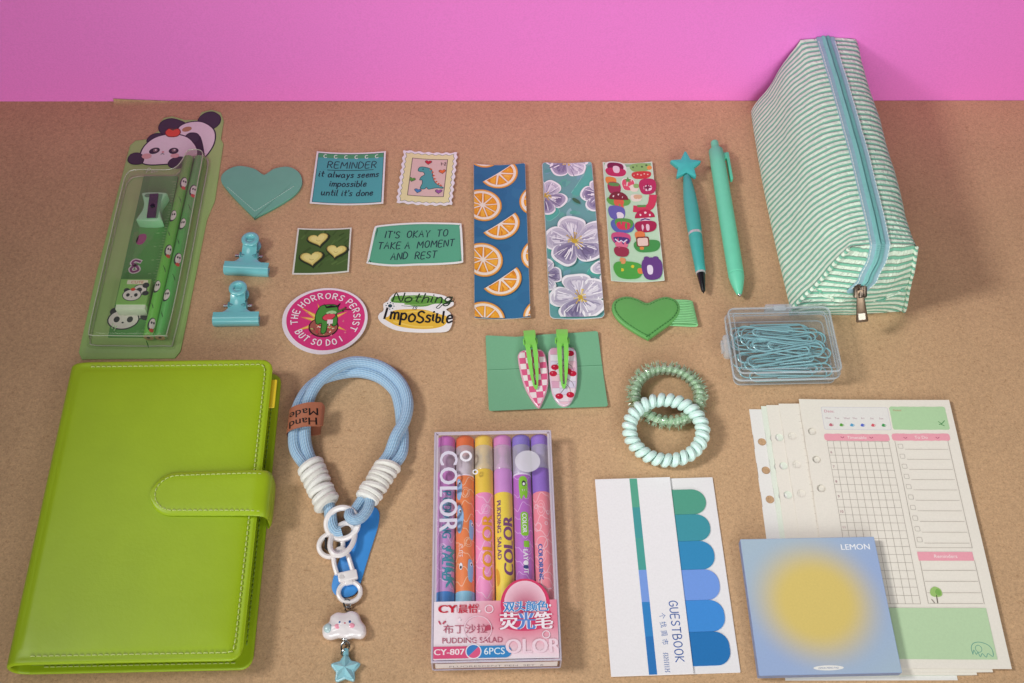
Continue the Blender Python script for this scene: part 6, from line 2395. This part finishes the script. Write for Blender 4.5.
for k, (cend, cbody, collar, barrel, acc, tail, lab) in enumerate(PENS):
    px = -28.6 + k * 11.44
    h = thing('highlighter', lab + ' in the clear box', 'highlighter', hp(px, 0, PENR + .35), HR_, 'highlighters in the clear box')
    y1 = HL - .5                                               # upper end
    ln = 2 * HL - 3.0
    D = lambda y: y1 - y                                         # distance from the upper end
    P0, P1 = (0, y1, 0), (0, -HL, 0)
    cy0, cy1 = {True: (26.2, 27.2), False: (23.0, 38.5)}[k in (1, 4)]
    if k == 0:
        cy0, cy1 = 24, 35
    b = B(matte())
    b.lathe([(0, PENR - 1.0), (.8, PENR - .1), (7.0, PENR), (7.2, PENR - .7)], P0, P1, 24, cend)
    b.build('cap_end', h)
    b = B(clear('cap_' + str(k), '#faf6f8', .5, .2, 1.1, cbody))
    b.lathe([(7.1, PENR - .1), (cy0 - 1, PENR), (cy0, PENR - .3)], P0, P1, 24)
    b.build('clear_cap', h)
    b = B(matte())
    b.lathe([(7.4, 2.6), (11, 2.6), (11.4, 1.4), (12, 1.2)], P0, P1, 14, cend)
    b.lathe([(12, .8), (14, 2.0), (18, 2.4), (18.4, 3.6), (cy0, 4.2)], P0, P1, 16, collar or cend)
    b.build('nib', h)
    b = B(matte())
    cc = collar or '#c77fc0'
    b.lathe([(cy0 - 3, 4.4), (cy0 - .2, 4.7), (cy0, PENR - .1), (cy0 + .6, PENR), (cy1, PENR), (cy1 + .1, PENR - .2)], P0, P1, 24, cc)
    b.build('collar', h)
    b = B(gloss_print())
    b.lathe([(cy1 + .1, PENR - .15), (cy1 + .5, PENR), (100, PENR), (ln - .6, PENR), (ln, PENR - .8)], P0, P1, 28, barrel)
    b.warp = lambda p: ((PENR + p[2]) * math.sin(p[0] / PENR), p[1], (PENR + p[2]) * math.cos(p[0] / PENR))
    yb = y1 - cy1 - 1.5
    b.z = .05
    if tail != barrel:
        for i in range(14):
            a0, a1 = -8 + i * 16 / 14, -8 + (i + 1) * 16 / 14
            b.poly([(a0, -37.8), (a1, -37.8), (a1, -29.2), (a0, -29.2)], tail)
        b.up(.03)
    lo_ = -29 if tail != barrel else -36
    # contour-line print
    lc = {'letters': '#e6c8e8', 'fish': '#fbc8a0', 'swirl': '#ffd0e6', 'big': '#e3b820', 'green': '#dcaee2', 'bubble': '#fbc4ca'}[acc]
    for q in range(9):
        yy = yb - 2 - q * (yb - lo_) / 9
        ph = RND.uniform(0, 6)
        pts = [(-7 + 14 * t / 18, yy + 2.4 * math.sin(t * .42 + ph) + 1.1 * math.sin(t * .9 + ph * 2)) for t in range(19)]
        if acc != 'big':
            b.stroke(pts, .42, lc)
        if q % 4 == 1 and acc != 'big':
            cx_, ry_ = RND.uniform(-3, 3), RND.uniform(2.5, 5)
            for sc_ in (1, .62):
                b.stroke(ell(cx_, yy, 2.4 * sc_, ry_ * sc_, 18), .3, lc, True)
    b.up(.03)
    if acc == 'letters':
        for i, t in enumerate('PUDDING SALAD INK'):
            yy = yb - 1 - i * 4.3
            if t != ' ' and yy > -22:
                b.text(t, -1.6, yy, 5.6, '#3f8ea6', -90, 'l', .8, .2)
        b.text('MILK', 0.6, -4, 6.2, '#3f9aa8', -90, 'l', 1.3, .4)
    elif acc == 'fish':
        for (x, yy, s_) in ((-3.4, yb - 7, 1.0), (-3.0, yb - 26, 1.3), (4.4, yb - 33, .9), (3.6, yb - 58, 1.0)):
            b.fan(spline([(x - 1.6, yy + 6 * s_, 0), (x + 1.0 * s_, yy + 5 * s_, 0), (x + 1.8 * s_, yy, 0), (x + .6, yy - 7 * s_, 0), (x - 1.8, yy - 5 * s_, 0)], 4, True), '#8db8dc'); b.up(.03)
            b.fan(ell(x + .2, yy + 3.6 * s_, .9, 1.3, 10), '#f0eef0'); b.up(.02); b.fan(ell(x + .3, yy + 3.4 * s_, .5, .7, 8), '#202028'); b.up(.02)
        b.text('CUTE', -3.4, -1, 2.4, '#f6e4da', -90, 'l', 1.0)
        b.fan(ell(-2.2, -14.6, 1.0, 2.2, 10), '#f0eef0'); b.up(.03); b.fan(ell(-2.2, -15.2, .7, 1.0, 8), '#202028')
    elif acc == 'swirl':
        b.text('COLOR', 4.9, -23, 6.6, '#efa01e', 90, 'l', 1.3, .5)
    elif acc == 'big':
        b.text('COLOR', 5.6, -20, 6.4, '#7a3f74', 90, 'l', 1.2, .5)
        b.text('PUDDING', -4.4, yb - 4, 2.8, '#7a3f6a', -90, 'l', 1.2, .2)
        b.text('SALAD', -4.4, yb - 27, 2.8, '#7a3f6a', -90, 'l', 1.2, .2)
        b.fan(spline([(-6, -16, 0), (-3.6, -18, 0), (-3, -24, 0), (-5, -26, 0)], 4, True), '#e2a41e')
    elif acc == 'green':
        b.fan(spline([(-1.8, yb - 1, 0), (2.6, yb - 1, 0), (3, yb - 11, 0), (1.8, yb - 14.5, 0), (.6, yb - 12, 0), (-1, yb - 15, 0), (-2, yb - 10, 0)], 4, True), '#86c528'); b.up(.03)
        b.fan(ell(.8, yb - 4.6, 1.2, 1.9, 12), '#29282c'); b.up(.02); b.fan(ell(.8, yb - 5, .7, 1.0, 10), '#f2f0f2'); b.up(.02)
        b.fan(rrect(-1.6, yb - 38, 2.8, yb - 23, 1.6, 4), '#86c528'); b.fan(rrect(-.2, yb - 45, 3.0, yb - 41, .6, 3), '#86c528'); b.up(.03)
        b.text('COLOR', -.6, yb - 24, 2.6, '#f0eef0', -90, 'l', 1.0, .1)
        b.text('LAYOUT', -.6, yb - 46.5, 2.8, '#f0eef0', -90, 'l', 1.0, .15)
        b.fan(ell(.6, -13.5, 1.5, 1.2, 10), '#f0eef0'); b.up(.03); b.fan(ell(.6, -15.8, 1.5, 1.2, 10), '#2c3f78')
    else:
        for (x, yy, r_) in ((-3.4, yb - 21, 2.2), (1.8, yb - 19, .8), (-4, yb - 8, 1.0), (-1.2, yb - 31, 3.4), (3.2, yb - 12, 1.0)):
            b.stroke(ell(x, yy, r_, r_ * 1.15, 20), .45, '#f6cdd2', True)
        b.text('COLOR', -3.6, -2, 2.8, '#2f4f9c', -90, 'l', 1.1, .25); b.text('INK', -3.6, -17, 2.8, '#2f4f9c', -90, 'l', 1.1, .25)
        b.stroke(ell(1.6, -24, 4, 5, 16), .4, '#f6cdd2', True)
    b.warp = None
    b.build('barrel', h)

# ------------------------------------------------------------------ sticky tab set
GB, GR_ = (90.4, -157.3), 2.7
gb = thing('sticky_tab_set', 'white card of six rounded green-to-blue sticky page tabs under a lettered white sleeve', 'sticky tabs', (GB[0], GB[1], 0), GR_)
gw, gh = 35.8, 59.4
b = B(paper())
b.slab(rrect(-gw, -gh, gw, gh, .5, 2), .1, .7, .1, 1, 0, '#e8e4e6')
b.build('backing_card', gb)
cols = ['#529c86', '#3f93a2', '#3389bb', '#7299e2', '#3f8bd6', '#2272b4']
y = 51.6
hs = [16.2, 17.0, 17.6, 18.4, 18.4, 19.2]
lens = [29.6, 30.0, 30.2, 30.8, 31.2, 31.6]
ys = []
for c, hgt, l in zip(cols, hs, lens):
    b = B(paper())
    b.slab(rrect(-4, y - hgt, l, y - .12, (0, 8.0, 8.0, 0), 7), .72, 1.25, .06, 1, 0, c)
    b.build('sticky_tab', gb)
    ys.append((y - hgt, y))
    y -= hgt * 1.0
b = B(paper())
b.slab([(-gw - .3, -gh - .2), (9.6, -gh - .2), (9.6, gh + .4), (-gw - .3, gh + .3)], 1.35, 1.9, .15, 1, 0, '#ebe7ea')
b.z = 1.92
yy = gh
for c, (a0, a1) in zip(['#5aa58c', '#46999c', '#4a9f96', '#7a9ce0', '#3383c4', '#2b74b8'], [(40.5, 59.4), (21, 40.5), (1.2, 21), (-18, 1.2), (-38, -18), (-59.4, -38)]):
    b.rect(-15.2, a0, -10.6, a1, c)
b.up()
b.hand('GUESTBOOK', 0.4, -18.0, 4.7, .6, '#3a5fa6', -90, .26, 'l', -.0, 1.04)
xs_ = -23
for i, t in enumerate('个找周市'):
    b.text(t, -6.0, -25 - i * 5.0, 2.9, '#4a6eae', -90 + 8, 'l', .9)
for i in range(9):
    yy = -47.6 - i * 1.25
    for q in range(3):
        b.stroke([(-6 + q * 1.0, yy), (-5.4 + q * 1.0, yy - RND.uniform(-.3, .9))], .25, '#4a6cae')
    b.stroke([(-6.2, yy - .4), (-3.4, yy - .4)], .2, '#4a6cae')
b.build('sleeve', gb)

# ------------------------------------------------------------------ planner leaves
IV = '#eae3d8'


def leaf(dx, dy, rot, z, label, front=False, tint=None, bowh=0.0):
    """a 6-hole planner leaf, upper left corner at the local origin"""
    w, h = 95.4, 170.6
    b = B(paper())
    c = lin(tint or IV)
    b.col = c
    hy = [-23.1, -42.6, -62.0, -108.6, -128.0, -147.4]
    hx, hr = 5.3, 2.6
    for zz in (0.0, .16):
        b.z = zz
        y = 0.0
        for q in hy:
            b.poly([(0, q + 5), (hx + 5, q + 5), (hx + 5, y), (0, y)])
            circ = ell(hx, q, hr, hr, 24, 0, 360)
            sq = []
            for i in range(24):
                a = R(i * 15)
                m = 5.0 / max(abs(math.cos(a)), abs(math.sin(a)))
                sq.append((max(0, hx + m * math.cos(a)), q + m * math.sin(a)))
            for i in range(24):
                j = (i + 1) % 24
                b.poly([circ[i], sq[i], sq[j], circ[j]])
            y = q - 5
        b.poly([(0, -h), (hx + 5, -h), (hx + 5, y), (0, y)])
        b.poly([(hx + 5, -h), (w, -h), (w, 0), (hx + 5, 0)])
    edge = [(0, 0), (w, 0), (w, -h), (0, -h)]
    for i in range(4):
        a, d = edge[i], edge[(i + 1) % 4]
        b.face([b.vert((a[0], a[1], 0)), b.vert((d[0], d[1], 0)), b.vert((d[0], d[1], .16)), b.vert((a[0], a[1], .16))])
    for q in hy:
        ci = ell(hx, q, hr, hr, 24)
        for i in range(24):
            a, d = ci[i], ci[(i + 1) % 24]
            b.face([b.vert((a[0], a[1], 0)), b.vert((d[0], d[1], 0)), b.vert((d[0], d[1], .16)), b.vert((a[0], a[1], .16))])
    b.z = .18
    G = '#a59c92'
    if front:
        b.poly(rrect(13.2, -21.6, 55.4, -5.4, 1.2), '#cfc9d2'); b.up(.01)
        b.poly(rrect(13.5, -21.3, 55.1, -5.7, 1.0), '#e6e2de'); b.up(.01)
        b.hand('Date', 15, -9.6, 2.2, .34, '#c05a78', 0, .2) if False else b.text('Date:', 15, -9.4, 2.0, '#c4718a', 0, 'l', 1.1)
        for i, d in enumerate(('Mon', 'Tue', 'Wed', 'Thu', 'Fri', 'Sat', 'Sun')):
            b.text(d, 15.2 + i * 5.6, -14.0, 1.25, '#a8788a', 0, 'l', 1.1)
        for i, cc in enumerate(('#c06a78', '#5ba03c', '#58a0c8', '#5a6cc8', '#d8606c', '#3f9a54')):
            x = 18 + i * 6.6
            b.disc(x, -18.4, 1.5, .85, cc, 8); b.up(.004); b.disc(x - .3, -17.8, .8, .7, cc, 0, 10); b.disc(x + .9, -18.3, .5, .3, '#e6e2de', 0, 8)
        def torn(x0, y0, x1, y1):
            rr_ = random.Random(int(x0 * 7 + y0))
            o_ = rrect(x0, y0, x1, y1, 1.4, 4)
            res = []
            for a, d in zip(o_, o_[1:] + o_[:1]):
                L = math.dist(a, d)
                m = max(1, int(L / 2.0))
                for k in range(m):
                    t = k / m
                    res.append((a[0] + (d[0] - a[0]) * t + rr_.uniform(-.16, .16), a[1] + (d[1] - a[1]) * t + rr_.uniform(-.16, .16)))
            return res
        b.poly(torn(56.4, -21.4, 91.6, -4.9), '#b2d3a6')
        b.up(.012)
        b.text('Notes:', 58.6, -8.2, 1.5, '#b98068', 0, 'l', 1.0)
        b.up(.01)
        b.stroke(spline([(85.6, -17.6, 0), (87.4, -17, 0), (89.4, -15, 0)], 4), .5, '#4f8a54'); b.stroke([(86.6, -17.4), (88.6, -18.6)], .5, '#4f8a54'); b.stroke([(85.4, -15.6), (87, -16.8)], .4, '#4f8a54')
        b.poly(torn(12.4, -29.4, 52.9, -24.6), '#eca2b0'); b.poly(torn(54.6, -29.0, 90.4, -24.1), '#eca2b0'); b.up(.01)
        b.text('Timetable', 32.6, -28.0, 2.1, '#f4e6e4', 0, 'c', 1.05); b.text('To Do', 72.6, -27.6, 2.1, '#f4e6e4', 0, 'c', 1.05)
        for x in (23.6, 41.6, 62.8, 82.8):
            b.stroke(spline([(x - 1, -26.6, 0), (x, -27.4, 0), (x + 1, -26.6, 0)], 3), .4, '#b04a6a')
        x0, x1, ya, yb_ = 13.6, 52.0, -29.6, -133.6
        nr = 21
        for i in range(nr + 1):
            b.stroke([(x0, ya + (yb_ - ya) * i / nr), (x1, ya + (yb_ - ya) * i / nr)], .2, G)
        for i in range(10):
            x = x0 if i == 0 else (17.4 + (i - 1) * (x1 - 17.4) / 8)
            b.up(.002)
            b.stroke([(x, ya), (x, yb_)], .2, G)
        for i in range(10):
            b.text(str(6 + i), 14.6, ya + (yb_ - ya) * (2 * i + 1.75) / nr, 1.7, '#a87a84', 0, 'l', 1.0)
        for i in range(10):
            y = -33.0 - i * 6.86
            b.poly(rrect(57.2, y - 1.4, 60.2, y + 1.6, .5, 3), G); b.up(.004)
            b.poly(rrect(57.4, y - 1.2, 60.0, y + 1.4, .4, 3), IV); b.up(.004)
            b.stroke([(61.2, y - 2.0), (87.6, y - 2.0)], .2, G)
        b.stroke([(55.8, -29.4), (55.8, -99.6)], .2, G); b.stroke([(88.6, -29.4), (88.6, -99.6)], .2, G); b.stroke([(55.8, -99.6), (88.6, -99.6)], .2, G)
        b.poly([(55.8, -107.6), (88.0, -107.6), (88.0, -102.2), (55.8, -102.2)], '#eca2b0'); b.up(.01)
        b.text('Reminders', 72, -105.9, 2.2, '#f4e6e4', 0, 'c', 1.05)
        for y in (-113.6, -120.2, -127, -133.4):
            b.stroke([(57, y), (87.6, y)], .2, G)
        b.stroke([(56.4, -107.6), (56.4, -133.6)], .2, G); b.stroke([(88.2, -107.6), (88.2, -133.6)], .2, G)
        b.up(.01)
        b.blob([(58.6, -127.6), (59.6, -124.6), (62.2, -123.4), (65, -125), (65.4, -128), (63.4, -129.4), (60, -129.2)], '#9cc070'); b.up(.004)
        b.blob([(61.6, -126.4), (63, -124.6), (64.8, -126), (64.4, -128.4), (62.4, -128.2)], '#7fae58'); b.up(.004)
        b.stroke([(62, -128.4), (61.8, -133)], .5, '#5c5048'); b.stroke([(58.8, -131), (60, -133)], .5, '#8a8278')
        b.rect(13.0, -165.4, 88.6, -136.0, '#b9d3ab'); b.up(.01)
        E_ = [(75.6, -162.6), (75.4, -159), (77, -156.4), (80.4, -155.6), (84.4, -156.8), (86.6, -159.2), (87, -162.6)]
        b.stroke(spline([(p[0], p[1], 0) for p in E_], 4), .4, '#5f9c8c')
        b.stroke(spline([(75.6, -162.4, 0), (76.6, -160, 0), (77.4, -162.6, 0), (78.6, -161.4, 0), (79.4, -164, 0), (80.8, -162, 0), (82.6, -164.2, 0), (84, -162, 0), (86.4, -163.8, 0), (87, -161, 0)], 3), .4, '#5f9c8c')
        b.stroke(ell(79.4, -159.4, 1.8, 2.0, 12), .35, '#5f9c8c', True)
    else:
        for i in range(34):
            b.stroke([(11.0, -8 - i * 4.8), (12.6, -8 - i * 4.8)], .18, '#c2b9ae')
        b.stroke([(12.6, -6), (12.6, -166)], .18, '#cbc4ba')
    f = (lambda x, y: bowh * ((x - 48) / 48) ** 2 + .25 * math.sin(y * .03 + x * .02) ** 2) if bowh else None
    o = b.build('planner_leaf', None, (dx, dy, z), rot, bend=(f, 0, w, 9, -h, 0, 24) if f else None)
    return tag(o, label, 'planner leaf', 'loose planner leaves')


leaf(150.6, -48.4, .9, 0.05, 'lowest planner leaf, sticking out farthest left with brown showing through its punched holes', tint='#e9e6e2')
leaf(158.2, -46.2, 1.2, 0.42, 'pale green edged planner leaf, second from the left in the fan', tint='#e2e8da')
leaf(161.6, -45.6, .9, 0.80, 'cream planner leaf with a ticked margin, third from the left in the fan')
leaf(169.4, -44.7, 1.3, 1.18, 'cream planner leaf just under the printed top leaf')
leaf(182.4, -41.6, .45, 1.60, 'top planner leaf printed with grid, to-do boxes and green panels', True, bowh=.5)

# ------------------------------------------------------------------ yellow and blue memo pad
MP = (175.4, -177.6)
mp_ = thing('memo_pad', 'square memo pad with a hazy yellow disc on blue, lettered LEMON', 'memo pad', (MP[0], MP[1], 2.15), 2.0)
b = B(mat('sheet_block', .75, var=(700, .08)))
b.slab(rrect(-39.2, -39.6, 39.2, 39.6, .4, 2), 0, 5.0, .1, 1, 0, '#a9b2cc')
for i in range(9):
    z = .5 + i * .5
    b.rings([[(p[0], p[1], z) for p in rrect(-39.28, -39.68, 39.28, 39.68, .4, 2)], [(p[0], p[1], z + .18) for p in rrect(-39.28, -39.68, 39.28, 39.68, .4, 2)]], lin('#8e9ac0'), False, False, False)
b.build('sheet_block', mp_)
b = B(paper())
b.slab(rrect(-39.3, -39.7, 39.3, 39.7, .4, 2), 5.02, 5.4, .05, 1, 0, '#8ea4cc')
ng = 44
Y_, B1, B2 = lin('#d8c070'), lin('#9aaed4'), lin('#a8bbcb')


def mcol(x, y):
    d = math.hypot((x + 1.0) / 31, (y - 1.0) / 31)
    k = max(0.0, min(1.0, (1.38 - d) / .84))
    k = k * k * (3 - 2 * k)
    e = .5 + .5 * math.sin((x * .6 - y * .8) * .055 + 1.2)
    bl_ = [B1[i] * e + B2[i] * (1 - e) for i in range(3)]
    return tuple(bl_[i] + (Y_[i] - bl_[i]) * k for i in range(3))


b.z = 5.42
ids = [[b.vert((-39.1 + 78.2 * i / ng, -39.5 + 79 * j / ng, b.z)) for i in range(ng + 1)] for j in range(ng + 1)]
for j in range(ng):
    for i in range(ng):
        P = [(i, j), (i + 1, j), (i + 1, j + 1), (i, j + 1)]
        b.face([ids[q][p] for p, q in P], [mcol(-39.1 + 78.2 * p / ng, -39.5 + 79 * q / ng) for p, q in P], False)
b.up(.03)
b.text('LEMON', 35.6, 32.0, 3.6, '#eeeef2', 0, 'r', 1.05, .06)
b.disc(-.6, -36.2, 8.4, 1.4, '#e8e6e2', 0, 28); b.up()
b.text('LEMON MEMO PAD', -.6, -36.7, 1.0, '#5c70a0', 0, 'c', .95)
b.build('cover_sheet', mp_)
